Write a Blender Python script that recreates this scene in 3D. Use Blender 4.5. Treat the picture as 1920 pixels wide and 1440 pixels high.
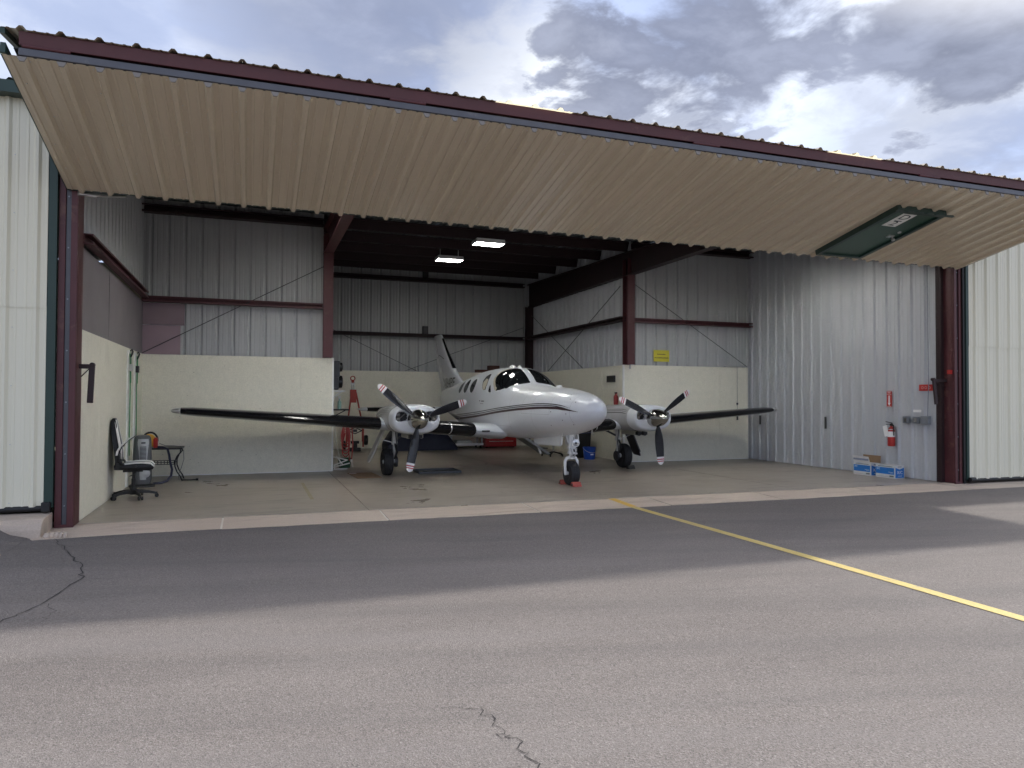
import bpy, bmesh, math, random
from mathutils import Vector, Matrix, Euler
R = math.radians
random.seed(7)
scene = bpy.context.scene
for o in list(bpy.data.objects):
    bpy.data.objects.remove(o)
COL = scene.collection

# ------------------------------------------------------------------ camera
YAW, PIT, ROL = 0.3457, 0.0203, 0.0041
CAM_H, FPX = 1.5534, 1359.45
fwd = Vector((math.sin(YAW)*math.cos(PIT), math.cos(YAW)*math.cos(PIT), math.sin(PIT)))
rgt0 = Vector((math.cos(YAW), -math.sin(YAW), 0)); up0 = rgt0.cross(fwd)
rgt = rgt0*math.cos(ROL) + up0*math.sin(ROL); upv = up0*math.cos(ROL) - rgt0*math.sin(ROL)
cd = bpy.data.cameras.new('camera'); cam = bpy.data.objects.new('camera', cd); COL.objects.link(cam)
cam.matrix_world = Matrix(((rgt.x, upv.x, -fwd.x, 0), (rgt.y, upv.y, -fwd.y, 0), (rgt.z, upv.z, -fwd.z, CAM_H), (0, 0, 0, 1)))
cd.sensor_width = 36; cd.lens = FPX/1920*36; cd.clip_start = .05; cd.clip_end = 4000
scene.camera = cam

# ------------------------------------------------------------------ exposure and sampling
scene.view_settings.view_transform = 'Standard'; scene.view_settings.look = 'None'
scene.view_settings.gamma = 1; scene.view_settings.use_curve_mapping = False
scene.view_settings.exposure = 2.58
scene.cycles.use_denoising = True
scene.cycles.max_bounces = 10; scene.cycles.diffuse_bounces = 6; scene.cycles.glossy_bounces = 4
scene.cycles.sample_clamp_indirect = 6.0

# ------------------------------------------------------------------ sun and sky
SUNV = Vector((3.5, 1.65, 4.85)).normalized()
SUN_EL = math.asin(SUNV.z); SUN_AZ = math.atan2(SUNV.x, SUNV.y)
sl = bpy.data.lights.new('sun', 'SUN'); sl.energy = .50; sl.angle = R(2.6); sl.color = (1, .95, .87)
so = bpy.data.objects.new('sun', sl); COL.objects.link(so)
so.rotation_euler = SUNV.to_track_quat('Z', 'Y').to_euler(); so.location = SUNV*60

w = bpy.data.worlds.new('World'); scene.world = w; w.use_nodes = True
nt = w.node_tree; nt.nodes.clear(); N = nt.nodes.new; L = nt.links.new
def ray(px, py):
    d = rgt*((px-960)/FPX) - upv*((py-720)/FPX) + fwd
    return d.normalized()
class G:                                            # small helper for node graphs
    def __init__(s, tree): s.t = tree
    def n(s, typ, **kw):
        nd = s.t.nodes.new(typ)
        for k, v in kw.items(): setattr(nd, k, v)
        return nd
    def l(s, a, b): s.t.links.new(a, b)
    def val(s, sock, v):
        if isinstance(v, (int, float)): sock.default_value = v
        elif isinstance(v, (tuple, list, Vector)): sock.default_value = tuple(v)
        else: s.l(v, sock)
    def math(s, op, a, b=0.0, clamp=False):
        nd = s.n('ShaderNodeMath', operation=op, use_clamp=clamp); s.val(nd.inputs[0], a); s.val(nd.inputs[1], b); return nd.outputs[0]
    def vec(s, op, a, b=(0, 0, 0)):
        nd = s.n('ShaderNodeVectorMath', operation=op); s.val(nd.inputs[0], a); s.val(nd.inputs[1], b)
        return nd.outputs['Value'] if op in ('DOT_PRODUCT', 'LENGTH', 'DISTANCE') else nd.outputs[0]
    def noise(s, vec, scale, detail=4, rough=.5, dist=0.0, dim='3D'):
        nd = s.n('ShaderNodeTexNoise'); nd.noise_dimensions = dim
        if vec is not None: s.l(vec, nd.inputs['Vector'])
        nd.inputs['Scale'].default_value = scale; nd.inputs['Detail'].default_value = detail
        nd.inputs['Roughness'].default_value = rough; nd.inputs['Distortion'].default_value = dist
        return nd.outputs['Fac']
    def rng(s, v, a, b, c=0.0, d=1.0, smooth=False):
        nd = s.n('ShaderNodeMapRange', interpolation_type='SMOOTHSTEP' if smooth else 'LINEAR')
        s.val(nd.inputs[0], v)
        for i, q in zip((1, 2, 3, 4), (a, b, c, d)): s.val(nd.inputs[i], q)
        return nd.outputs[0]
    def mix(s, f, a, b, mode='MIX'):
        nd = s.n('ShaderNodeMix', data_type='RGBA', blend_type=mode)
        s.val(nd.inputs[0], f)
        for i, q in ((6, a), (7, b)):
            if isinstance(q, (tuple, list)) and len(q) == 3: q = (*q, 1)
            s.val(nd.inputs[i], q)
        return nd.outputs[2]
g = G(nt)
tc = g.n('ShaderNodeTexCoord'); D_ = tc.outputs['Generated']
sky = g.n('ShaderNodeTexSky', sky_type='NISHITA', sun_disc=False)
sky.sun_elevation = SUN_EL; sky.sun_rotation = SUN_AZ; sky.air_density = 1.0; sky.dust_density = 1.5; sky.altitude = 1800
sep = g.n('ShaderNodeSeparateXYZ'); g.l(D_, sep.inputs[0])
zc = g.math('MAXIMUM', sep.outputs[2], 0.0); zc = g.math('ADD', zc, 0.16)
cmb = g.n('ShaderNodeCombineXYZ')
g.l(g.math('DIVIDE', sep.outputs[0], zc), cmb.inputs[0]); g.l(g.math('DIVIDE', sep.outputs[1], zc), cmb.inputs[1])
P_ = cmb.outputs[0]
n1 = g.noise(P_, 1.5, 9, .55, .25); n2 = g.noise(P_, 4.6, 9, .60, .25); n3 = g.noise(P_, .7, 3, .5)
def blob(px, py, deg, soft):
    c = ray(px, py)
    d = g.vec('DOT_PRODUCT', D_, c)
    dd = g.math('ADD', d, g.math('MULTIPLY', g.math('SUBTRACT', n2, .5), .042))
    dd = g.math('ADD', dd, g.math('MULTIPLY', g.math('SUBTRACT', n1, .5), .036))
    soft *= 1.7
    return g.rng(dd, math.cos(R(deg+soft)), math.cos(R(max(deg-soft, .0))), 0, 1, True)
dark = g.math('MAXIMUM', blob(1160, 50, 5.2, 1.4), blob(1330, 20, 6.8, 1.6))
dark = g.math('MAXIMUM', dark, blob(1480, -50, 5.0, 1.8))
dark = g.math('MAXIMUM', dark, blob(1850, -30, 7.0, 1.8))
dark = g.math('MAXIMUM', dark, g.math('MULTIPLY', blob(1780, 260, 6.0, 3.0), .60))
dark = g.math('MAXIMUM', dark, g.math('MULTIPLY', blob(700, -60, 10.5, 4.0), .80))
dark = g.math('MAXIMUM', dark, g.math('MULTIPLY', blob(850, 60, 4.5, 2.5), .62))
dark = g.math('MAXIMUM', dark, g.math('MULTIPLY', blob(250, 20, 9.0, 6.0), .30))
dark = g.math('MAXIMUM', dark, g.math('MULTIPLY', blob(1290, 225, 2.8, 1.6), .75))
dark = g.math('MAXIMUM', dark, g.math('MULTIPLY', g.rng(n2, .55, .70, 0, 1, True), .40))
# the same kind of dark bellies all round the sky
allr = g.rng(n3, .54, .66, 0, .7, True)
infront = g.rng(g.vec('DOT_PRODUCT', D_, ray(960, 300)), .70, .86, 1, 0, True)
dark = g.math('MAXIMUM', dark, g.math('MULTIPLY', allr, infront))
white = g.math('MAXIMUM', blob(950, 190, 4.8, 3.0), g.math('MULTIPLY', blob(1600, 110, 5.5, 4.0), .55))
white = g.math('MAXIMUM', white, g.math('MULTIPLY', g.rng(n1, .44, .62, 0, 1, True), .7))
skyc = g.mix(1.0, sky.outputs[0], (.13, .13, .13), 'MULTIPLY')           # Background strength of the clear sky
veil = g.mix(g.rng(n1, .35, .65), (.180, .208, .290), (.240, .268, .352))
c0 = g.mix(.90, skyc, veil)
c1 = g.mix(white, c0, (.43, .45, .485))
shade = g.mix(g.rng(n2, .36, .64), (.060, .068, .098), (.115, .128, .172))
c2 = g.mix(g.math('MULTIPLY', dark, .93), c1, shade)
# glow of the veiled sun
glow = g.rng(g.vec('DOT_PRODUCT', D_, SUNV), .86, 1.0, 0, 1, True)
c3 = g.mix(g.math('MULTIPLY', glow, .9), c2, (2.0, 1.95, 1.85))
bg = g.n('ShaderNodeBackground'); g.l(c3, bg.inputs[0]); bg.inputs[1].default_value = 0.54
wo = g.n('ShaderNodeOutputWorld'); g.l(bg.outputs[0], wo.inputs[0])

# ------------------------------------------------------------------ materials
MATS = {}
def mat(name, col, rough=.5, metal=0.0, col2=None, nscale=6.0, ndet=5, bump=0.0, bscale=40.0, spec=.5, rvar=0.0,
        coat=0.0, fine=None, stretch=None, emit=None, trans=0.0, dirt=None, alpha=None):
    if name in MATS: return MATS[name]
    m = bpy.data.materials.new(name); m.use_nodes = True
    t = m.node_tree; g = G(t); b = t.nodes['Principled BSDF']
    tc = g.n('ShaderNodeTexCoord'); v = tc.outputs['Object']
    geo = g.n('ShaderNodeNewGeometry'); pos = geo.outputs['Position']
    if stretch: pos = g.vec('MULTIPLY', pos, stretch)
    c = (*col, 1)
    if col2 is not None:
        f = g.rng(g.noise(pos, nscale, ndet, .55), .33, .67)
        c = g.mix(f, col, col2)
    else:
        f = g.noise(pos, nscale, ndet, .55)
        c = g.mix(g.rng(f, .3, .7), tuple(q*.93 for q in col), tuple(min(1, q*1.06) for q in col))
    if fine:
        ff = g.noise(pos, fine[0], 2, .5)
        c = g.mix(g.rng(ff, .5-fine[2], .5+fine[2]), g.mix(1, c, (1-fine[1],)*3, 'MULTIPLY'), g.mix(1, c, (1+fine[1],)*3, 'MULTIPLY'))
    if dirt:                                        # (colour, scale, low, high, amount)
        df = g.math('MULTIPLY', g.rng(g.noise(pos, dirt[1], 6, .65, .4), dirt[2], dirt[3]), dirt[4])
        c = g.mix(df, c, dirt[0])
    g.val(b.inputs['Base Color'], c)
    if rvar:
        g.l(g.rng(g.noise(pos, nscale*1.7, 4, .6), .3, .7, max(.02, rough-rvar), min(1, rough+rvar)), b.inputs['Roughness'])
    else: b.inputs['Roughness'].default_value = rough
    b.inputs['Metallic'].default_value = metal
    b.inputs['Specular IOR Level'].default_value = spec
    if coat: b.inputs['Coat Weight'].default_value = coat; b.inputs['Coat Roughness'].default_value = .06
    if emit: b.inputs['Emission Color'].default_value = (*emit[0], 1); b.inputs['Emission Strength'].default_value = emit[1]
    if trans: b.inputs['Transmission Weight'].default_value = trans
    if bump:
        bn = g.n('ShaderNodeBump'); bn.inputs['Strength'].default_value = bump; bn.inputs['Distance'].default_value = .01
        g.l(g.noise(pos, bscale, 3, .6), bn.inputs['Height']); g.l(bn.outputs[0], b.inputs['Normal'])
    MATS[name] = m
    return m
M_CREAM = mat('cream_paint', (.80, .765, .61), .42, col2=(.77, .74, .59), nscale=.7, stretch=(1, 1, .25), dirt=((.45, .42, .33), 1.1, .60, .80, .25))
M_TAN = mat('tan_paint', (.66, .57, .43), .27, col2=(.635, .545, .41), nscale=.5)
M_GREEN = mat('dark_green_trim', (.018, .045, .036), .42, nscale=4)
M_DOORGREEN = mat('green_door_paint', (.022, .075, .047), .35, nscale=2)
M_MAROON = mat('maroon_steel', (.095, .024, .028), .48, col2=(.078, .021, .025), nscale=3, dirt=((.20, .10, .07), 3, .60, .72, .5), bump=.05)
M_MAROON_SHADE = mat('maroon_steel_shaded', (.026, .009, .011), .6, col2=(.020, .008, .009), nscale=2)  # darkened copy of the maroon steel, shade put into the colour
M_GREYST = mat('grey_steel', (.080, .082, .094), .42, metal=.1, col2=(.10, .102, .114), nscale=5, dirt=((.30, .27, .24), 4, .62, .75, .5))
M_GALV = mat('galvanised_sheet', (.46, .475, .50), .50, metal=.0, col2=(.435, .45, .475), nscale=1.2, stretch=(1, 1, .2))
M_WHITESHEET = mat('white_liner_sheet', (.43, .445, .45), .45, metal=.0, col2=(.395, .41, .415), nscale=1.1, stretch=(1, 1, .2))
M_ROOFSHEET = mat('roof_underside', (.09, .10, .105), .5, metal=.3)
M_OSB = mat('cream_painted_board', (.78, .755, .64), .62, col2=(.73, .71, .60), nscale=9, ndet=8, bump=.25, bscale=55, fine=(38, .05, .15), dirt=((.42, .38, .30), 1.3, .60, .80, .35))
M_BOARDGREY = mat('grey_brown_board', (.23, .205, .215), .6, col2=(.20, .18, .19), nscale=1.5)
M_BOARDPINK = mat('mauve_board', (.27, .20, .225), .6, col2=(.23, .17, .195), nscale=1.5)
M_WHITE = mat('white_paint', (.80, .80, .79), .35, nscale=3)
M_WHITETRIM = mat('white_trim', (.85, .85, .82), .4)
M_BLACK = mat('black_rubber', (.012, .012, .013), .55)
M_BLACKGLOSS = mat('black_gloss', (.010, .010, .012), .12, spec=.5)
M_STEEL = mat('bright_steel', (.62, .62, .60), .28, metal=1.0)
M_CHROME = mat('polished_spinner', (.50, .49, .46), .13, metal=1.0)
M_DARKMETAL = mat('dark_metal', (.05, .05, .055), .4, metal=.5)
M_RED = mat('red_paint', (.45, .025, .02), .38)
M_REDDARK = mat('dark_red_paint', (.30, .018, .02), .4)
M_YELLOW = mat('yellow_paint', (.75, .60, .05), .5)
M_BROWN = mat('cardboard', (.30, .19, .11), .8, col2=(.26, .165, .095))
M_NAVY = mat('navy_cover', (.012, .016, .04), .6)
M_BLUE = mat('blue_plastic', (.01, .07, .42), .35)
M_BOXBLUE = mat('blue_print', (.012, .16, .50), .5)
M_GREENSTRAP = mat('green_strap', (.02, .26, .08), .6)
M_CONDUIT = mat('grey_conduit', (.25, .27, .30), .4, metal=.5)
M_TYRE = mat('tyre_rubber', (.016, .016, .018), .65, bump=.1, bscale=60)
M_PLANE = mat('airframe_white', (.66, .685, .725), .28, coat=.40, col2=(.63, .655, .695), nscale=1.2, ndet=2)
M_PLANEGREY = mat('airframe_silver_grey', (.33, .335, .35), .30, coat=.3, col2=(.30, .305, .32), nscale=2)
M_STRIPE = mat('dark_stripe', (.020, .022, .030), .3)
M_STRIPERED = mat('maroon_stripe', (.035, .008, .014), .3)
M_GLASS = mat('dark_window_glass', (.010, .012, .013), .05, spec=.9)
M_GLASSCAB = mat('cabin_window_glass', (.05, .055, .055), .10, spec=.7)
M_BEIGE = mat('beige_interior', (.50, .45, .36), .7)
M_PROP = mat('propeller_black', (.012, .014, .020), .25, spec=.6)
M_TIPRED = mat('propeller_tip_red', (.42, .03, .045), .4)
M_TIPWHITE = mat('propeller_tip_white', (.80, .78, .78), .4)
M_LIGHTTUBE = mat('lit_tube', (.9, .9, .85), .5, emit=((1, .985, .95), 8.0))
M_VINYLB = mat('black_vinyl', (.008, .008, .009), .40, spec=.35)
M_VINYLW = mat('white_vinyl', (.75, .75, .72), .4)
M_SILVER = mat('silver_plastic', (.38, .39, .39), .35, metal=.4)
M_SEALANT = mat('pale_sealant', (.62, .58, .52), .7)

def asphalt_material():
    m = bpy.data.materials.new('asphalt'); m.use_nodes = True; t = m.node_tree; g = G(t); b = t.nodes['Principled BSDF']
    pos = g.n('ShaderNodeNewGeometry').outputs['Position']
    big = g.noise(pos, .35, 5, .6); mid = g.noise(g.vec('MULTIPLY', pos, (.35, 1.6, 1)), 1.1, 6, .6, .3)
    c = g.mix(g.rng(big, .3, .7), (.150, .131, .122), (.180, .158, .147))
    c = g.mix(g.math('MULTIPLY', g.rng(mid, .40, .68), .55), c, (.205, .182, .169))
    dk = g.noise(g.vec('MULTIPLY', pos, (.5, 1.3, 1)), .55, 4, .6)
    c = g.mix(g.math('MULTIPLY', g.rng(dk, .55, .72), .45), c, (.105, .098, .097))
    # darker band along the threshold
    sp = g.n('ShaderNodeSeparateXYZ'); g.l(pos, sp.inputs[0])
    edge = g.math('ADD', sp.outputs[1], g.math('MULTIPLY', g.math('SUBTRACT', mid, .5), 1.1))
    c = g.mix(g.math('MULTIPLY', g.rng(edge, 7.6, 9.4, 0, 1, True), .24), c, (.100, .091, .088))
    # aggregate: light and dark chips
    vor = g.n('ShaderNodeTexVoronoi', feature='F1'); g.l(pos, vor.inputs['Vector']); vor.inputs['Scale'].default_value = 150
    sc = g.n('ShaderNodeSeparateColor'); g.l(vor.outputs['Color'], sc.inputs[0])
    chip = sc.outputs[0]
    c = g.mix(g.math('MULTIPLY', g.rng(chip, .80, .97), .42), c, (.34, .315, .30))
    c = g.mix(g.math('MULTIPLY', g.rng(chip, .26, .04), .50), c, (.050, .046, .046))
    fn = g.noise(pos, 85, 3, .7)
    c = g.mix(g.rng(fn, .36, .64), g.mix(1, c, (.78, .78, .78), 'MULTIPLY'), g.mix(1, c, (1.2, 1.2, 1.2), 'MULTIPLY'))
    rot = g.n('ShaderNodeVectorRotate', rotation_type='Z_AXIS'); g.l(pos, rot.inputs['Vector']); rot.inputs['Angle'].default_value = R(14)
    lane = g.noise(g.vec('MULTIPLY', rot.outputs[0], (.10, 1.9, 1)), .9, 4, .55)
    c = g.mix(g.math('MULTIPLY', g.rng(lane, .50, .66), .32), c, (.098, .090, .089))
    c = g.mix(g.math('MULTIPLY', g.rng(lane, .46, .34), .26), c, (.205, .188, .182))
    drip = g.noise(pos, 1.15, 5, .6, .3); c = g.mix(g.math('MULTIPLY', g.rng(drip, .69, .76), .45), c, (.060, .056, .056))
    st = g.noise(g.vec('MULTIPLY', pos, (.7, 1.8, 1)), 2.3, 7, .7, 1.2)
    c = g.mix(g.math('MULTIPLY', g.rng(st, .64, .74), .30), c, (.25, .235, .228))
    g.l(c, b.inputs['Base Color']); b.inputs['Roughness'].default_value = .82; b.inputs['Specular IOR Level'].default_value = .35
    bn = g.n('ShaderNodeBump'); bn.inputs['Strength'].default_value = .55; bn.inputs['Distance'].default_value = .006
    h = g.math('ADD', vor.outputs['Distance'], g.math('MULTIPLY', fn, .5)); g.l(h, bn.inputs['Height']); g.l(bn.outputs[0], b.inputs['Normal'])
    return m
M_ASPHALT = asphalt_material()

def concrete_material(name, ca, cb, stain, rough, scuff=True):
    m = bpy.data.materials.new(name); m.use_nodes = True; t = m.node_tree; g = G(t); b = t.nodes['Principled BSDF']
    pos = g.n('ShaderNodeNewGeometry').outputs['Position']
    a = g.noise(pos, .6, 6, .62, .3); s2 = g.noise(g.vec('MULTIPLY', pos, (.6, 2.2, 1)), 1.7, 7, .65, .8)
    c = g.mix(g.rng(a, .3, .7), ca, cb)
    c = g.mix(g.math('MULTIPLY', g.rng(s2, .50, .66), .75), c, stain)
    fn = g.noise(pos, 60, 3, .6); c = g.mix(g.rng(fn, .3, .7), g.mix(1, c, (.90,)*3, 'MULTIPLY'), g.mix(1, c, (1.09,)*3, 'MULTIPLY'))
    if scuff:
        s3 = g.noise(g.vec('MULTIPLY', pos, (1.0, 2.8, 1)), 1.3, 8, .75, 2.2)
        c = g.mix(g.math('MULTIPLY', g.rng(s3, .60, .68), .45), c, tuple(min(1, q*1.7) for q in cb))
        s4 = g.noise(pos, 2.6, 6, .7, .6); c = g.mix(g.math('MULTIPLY', g.rng(s4, .62, .74), .6), c, tuple(q*.55 for q in ca))
    g.l(c, b.inputs['Base Color'])
    g.l(g.rng(a, .3, .7, rough-.08, rough+.1), b.inputs['Roughness'])
    bn = g.n('ShaderNodeBump'); bn.inputs['Strength'].default_value = .12; bn.inputs['Distance'].default_value = .004
    g.l(fn, bn.inputs['Height']); g.l(bn.outputs[0], b.inputs['Normal'])
    return m
M_FLOOR = concrete_material('hangar_concrete', (.285, .250, .208), (.340, .300, .252), (.205, .180, .150), .34)
M_SILL = concrete_material('pinkish_concrete', (.46, .375, .305), (.53, .44, .36), (.36, .30, .25), .8, False)

def frp_material():                                  # translucent rooflight sheet
    m = bpy.data.materials.new('translucent_rooflight'); m.use_nodes = True; t = m.node_tree; g = G(t); t.nodes.clear()
    tr = g.n('ShaderNodeBsdfTranslucent'); tr.inputs[0].default_value = (.85, .76, .52, 1)
    df = g.n('ShaderNodeBsdfDiffuse'); df.inputs[0].default_value = (.75, .68, .50, 1)
    mx = g.n('ShaderNodeMixShader'); mx.inputs[0].default_value = .3
    g.l(tr.outputs[0], mx.inputs[1]); g.l(df.outputs[0], mx.inputs[2])
    o = g.n('ShaderNodeOutputMaterial'); g.l(mx.outputs[0], o.inputs[0]); return m
M_FRP = frp_material()

# ------------------------------------------------------------------ mesh helpers
class MB:
    def __init__(s): s.v = []; s.f = []; s.m = []
    def add(s, vs, fs, mi=0):
        b = len(s.v); s.v += [tuple(p) for p in vs]
        for f in fs: s.f.append(tuple(b+i for i in f)); s.m.append(mi)
    def box(s, x0, x1, y0, y1, z0, z1, mi=0, mtx=None):
        vs = [Vector(p) for p in ((x0,y0,z0),(x1,y0,z0),(x1,y1,z0),(x0,y1,z0),(x0,y0,z1),(x1,y0,z1),(x1,y1,z1),(x0,y1,z1))]
        if mtx: vs = [mtx @ p for p in vs]
        s.add(vs, [(0,3,2,1),(4,5,6,7),(0,1,5,4),(1,2,6,5),(2,3,7,6),(3,0,4,7)], mi)
    def bar(s, a, b, w, h, mi=0, up=(0, 0, 1)):      # box along a segment
        a = Vector(a); b = Vector(b); d = (b-a); l = d.length; d.normalize(); u = Vector(up)
        if abs(d.dot(u)) > .98: u = Vector((0, 1, 0))
        x = d.cross(u).normalized(); z = x.cross(d)
        m = Matrix(((x.x, d.x, z.x, a.x), (x.y, d.y, z.y, a.y), (x.z, d.z, z.z, a.z), (0, 0, 0, 1)))
        s.box(-w/2, w/2, 0, l, -h/2, h/2, mi, m)
    def rings(s, rings, mi=0, cap0=True, cap1=True, closed=True):
        n = len(rings[0]); b = len(s.v)
        for r in rings: s.v += [tuple(p) for p in r]
        for i in range(len(rings)-1):
            for j in range(n if closed else n-1):
                k = (j+1) % n
                s.f.append((b+i*n+j, b+i*n+k, b+(i+1)*n+k, b+(i+1)*n+j)); s.m.append(mi)
        if cap0: s.f.append(tuple(b+j for j in reversed(range(n)))); s.m.append(mi)
        if cap1: s.f.append(tuple(b+(len(rings)-1)*n+j for j in range(n))); s.m.append(mi)
    def cyl(s, a, b, r0, r1=None, seg=16, mi=0, caps=True):
        r1 = r0 if r1 is None else r1
        s.tube([a, b], [r0, r1], seg, mi, caps)
    def tube(s, pts, rad, seg=10, mi=0, caps=True, sx=1.0):
        pts = [Vector(p) for p in pts]
        if isinstance(rad, (int, float)): rad = [rad]*len(pts)
        rs = []; prev = None
        for i, p in enumerate(pts):
            d = (pts[min(i+1, len(pts)-1)] - pts[max(i-1, 0)]).normalized()
            if prev is None:
                u = Vector((0, 0, 1)) if abs(d.z) < .9 else Vector((0, 1, 0))
                x = d.cross(u).normalized()
            else: x = (prev - d*prev.dot(d)).normalized()
            prev = x; y = d.cross(x)
            rs.append([p + (x*math.cos(t)*sx + y*math.sin(t))*rad[i] for t in (2*math.pi*k/seg for k in range(seg))])
        s.rings(rs, mi, caps, caps)
    def lathe(s, prof, origin, axis, seg=24, mi=0, caps=True):   # prof: (distance along axis, radius)
        o = Vector(origin); d = Vector(axis).normalized()
        u = Vector((0, 0, 1)) if abs(d.z) < .9 else Vector((1, 0, 0)); x = d.cross(u).normalized(); y = d.cross(x)
        s.rings([[o + d*t + (x*math.cos(a) + y*math.sin(a))*max(r, 1e-4) for a in (2*math.pi*k/seg for k in range(seg))] for t, r in prof], mi, caps, caps)
    def prism(s, poly, axis, c0, c1, mi=0):          # poly in the other two axes, extruded along axis
        def P(p, c): return ((c, p[0], p[1]), (p[0], c, p[1]), (p[0], p[1], c))[axis]
        s.rings([[P(p, c0) for p in poly], [P(p, c1) for p in poly]], mi)
    def mesh(s, name, mats, smooth=False, bevel=0.0):
        me = bpy.data.meshes.new(name); me.from_pydata(s.v, [], s.f)
        for m in (mats if isinstance(mats, (list, tuple)) else [mats]): me.materials.append(m)
        me.polygons.foreach_set('material_index', s.m)
        bm = bmesh.new(); bm.from_mesh(me); bmesh.ops.recalc_face_normals(bm, faces=bm.faces)
        if bevel: bmesh.ops.bevel(bm, geom=[e for e in bm.edges if len(e.link_faces) == 2 and e.calc_face_angle(0) > .5], offset=bevel, segments=2, profile=.5, affect='EDGES')
        bm.to_mesh(me); bm.free()
        if smooth:
            me.polygons.foreach_set('use_smooth', [True]*len(me.polygons))
            if smooth != 2: me.set_sharp_from_angle(angle=R(38))
        me.update(); return me
def obj(name, mb, mats, parent=None, smooth=False, bevel=0.0, loc=None, rot=None, **props):
    me = mb if isinstance(mb, bpy.types.Mesh) else mb.mesh(name, mats, smooth, bevel)
    o = bpy.data.objects.new(name, me); COL.objects.link(o)
    if parent is not None: o.parent = parent
    if loc is not None: o.location = loc
    if rot is not None: o.rotation_euler = rot
    for k, v in props.items(): o[k] = v
    return o
def thing(name, label, cat, loc=(0, 0, 0), rz=0.0, group=None):
    o = bpy.data.objects.new(name, None); COL.objects.link(o); o.location = loc; o.rotation_euler = (0, 0, rz)
    o['label'] = label; o['category'] = cat; o['kind'] = 'thing'
    if group: o['group'] = group
    return o
def tag(o, label, cat, group=None):
    o['label'] = label; o['category'] = cat; o['kind'] = 'thing'
    if group: o['group'] = group
    return o
def node(name, parent=None, loc=(0, 0, 0), rot=(0, 0, 0)):
    o = bpy.data.objects.new(name, None); COL.objects.link(o); o.location = loc; o.rotation_euler = rot
    if parent is not None: o.parent = parent
    return o
def text(name, s, size, m, mtx, parent=None, extrude=.0015, sx=1.0, align='CENTER'):
    c = bpy.data.curves.new(name, 'FONT'); c.body = s; c.size = size; c.extrude = extrude
    c.align_x = align; c.align_y = 'CENTER'; c.offset = .0
    t = bpy.data.objects.new('tmp_text', c); COL.objects.link(t)
    dg = bpy.context.evaluated_depsgraph_get(); me = bpy.data.meshes.new_from_object(t.evaluated_get(dg))
    bpy.data.objects.remove(t); bpy.data.curves.remove(c); me.name = name; me.materials.clear(); me.materials.append(m)
    o = bpy.data.objects.new(name, me); COL.objects.link(o)
    if parent is not None: o.parent = parent
    o.matrix_basis = mtx @ Matrix.Diagonal((sx, 1, 1, 1)); return o
def frame(origin, x, y):                             # matrix from an origin and two axes
    x = Vector(x).normalized(); y = Vector(y).normalized(); z = x.cross(y)
    return Matrix(((x.x, y.x, z.x, origin[0]), (x.y, y.y, z.y, origin[1]), (x.z, y.z, z.z, origin[2]), (0, 0, 0, 1)))

# ribbed metal sheet: local x across, local z along, ribs stand out to local -y (or sink to +y when groove)
def rib_profile(width, phase=.1524, hmaj=.032, hmin=.005, groove=False, b=.044, t=.014):
    sg = 1 if groove else -1; pts = {0.0: None, width: None}
    k0 = int(-2); segs = []
    for k in range(k0, int(width/.3048)+3):
        c = phase + k*.3048
        segs += [(c-b, 0), (c-t, hmaj), (c+t, hmaj), (c+b, 0)]
        for q in (.1016, .2032):
            segs += [(c+q-.016, 0), (c+q-.008, hmin), (c+q+.008, hmin), (c+q+.016, 0)]
    segs.sort()
    def hat(x):
        for (a, ha), (b, hb) in zip(segs, segs[1:]):
            if a <= x <= b: return ha + (hb-ha)*((x-a)/(b-a) if b > a else 0)
        return 0
    xs = [0.0] + [a for a, h in segs if 1e-4 < a < width-1e-4] + [width]
    return [(x, sg*hat(x)) for x in xs]
_SHEETS = {}
def sheet_mesh(width, length, m, phase=.1524, groove=False, hmaj=.032):
    key = (round(width, 3), round(length, 3), m.name, round(phase, 4), groove, hmaj)
    if key not in _SHEETS:
        mb = MB(); p = rib_profile(width, phase, hmaj, .007 if hmaj > .035 else .005, groove, *((.040, .019) if hmaj > .035 else (.042, .014)))
        vs = [(x, y, z) for z in (0, length) for x, y in p]; n = len(p)
        mb.add(vs, [(i, i+1, n+i+1, n+i) for i in range(n-1)])
        me = bpy.data.meshes.new('siding_panel'); me.from_pydata(mb.v, [], mb.f); me.materials.append(m); _SHEETS[key] = me
    return _SHEETS[key]
def sheet_wall(parent, origin, ang, width, z0, z1, m, groove=False, name='siding_panel', phase=.1524):
    """sheets 0.914 m wide side by side from origin, in the direction at angle ang; ribs face the left of... local -y"""
    x = 0.0; i = 0
    dx, dy = math.cos(ang), math.sin(ang)
    while x < width-1e-3:
        wd = min(.9144, width-x)
        obj(name, sheet_mesh(wd, z1-z0, m, phase, groove), None, parent,
            loc=(origin[0]+dx*x + dy*.0012*(i % 2), origin[1]+dy*x - dx*.0012*(i % 2), z0), rot=(0, 0, ang))
        x += .9144; i += 1

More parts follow.
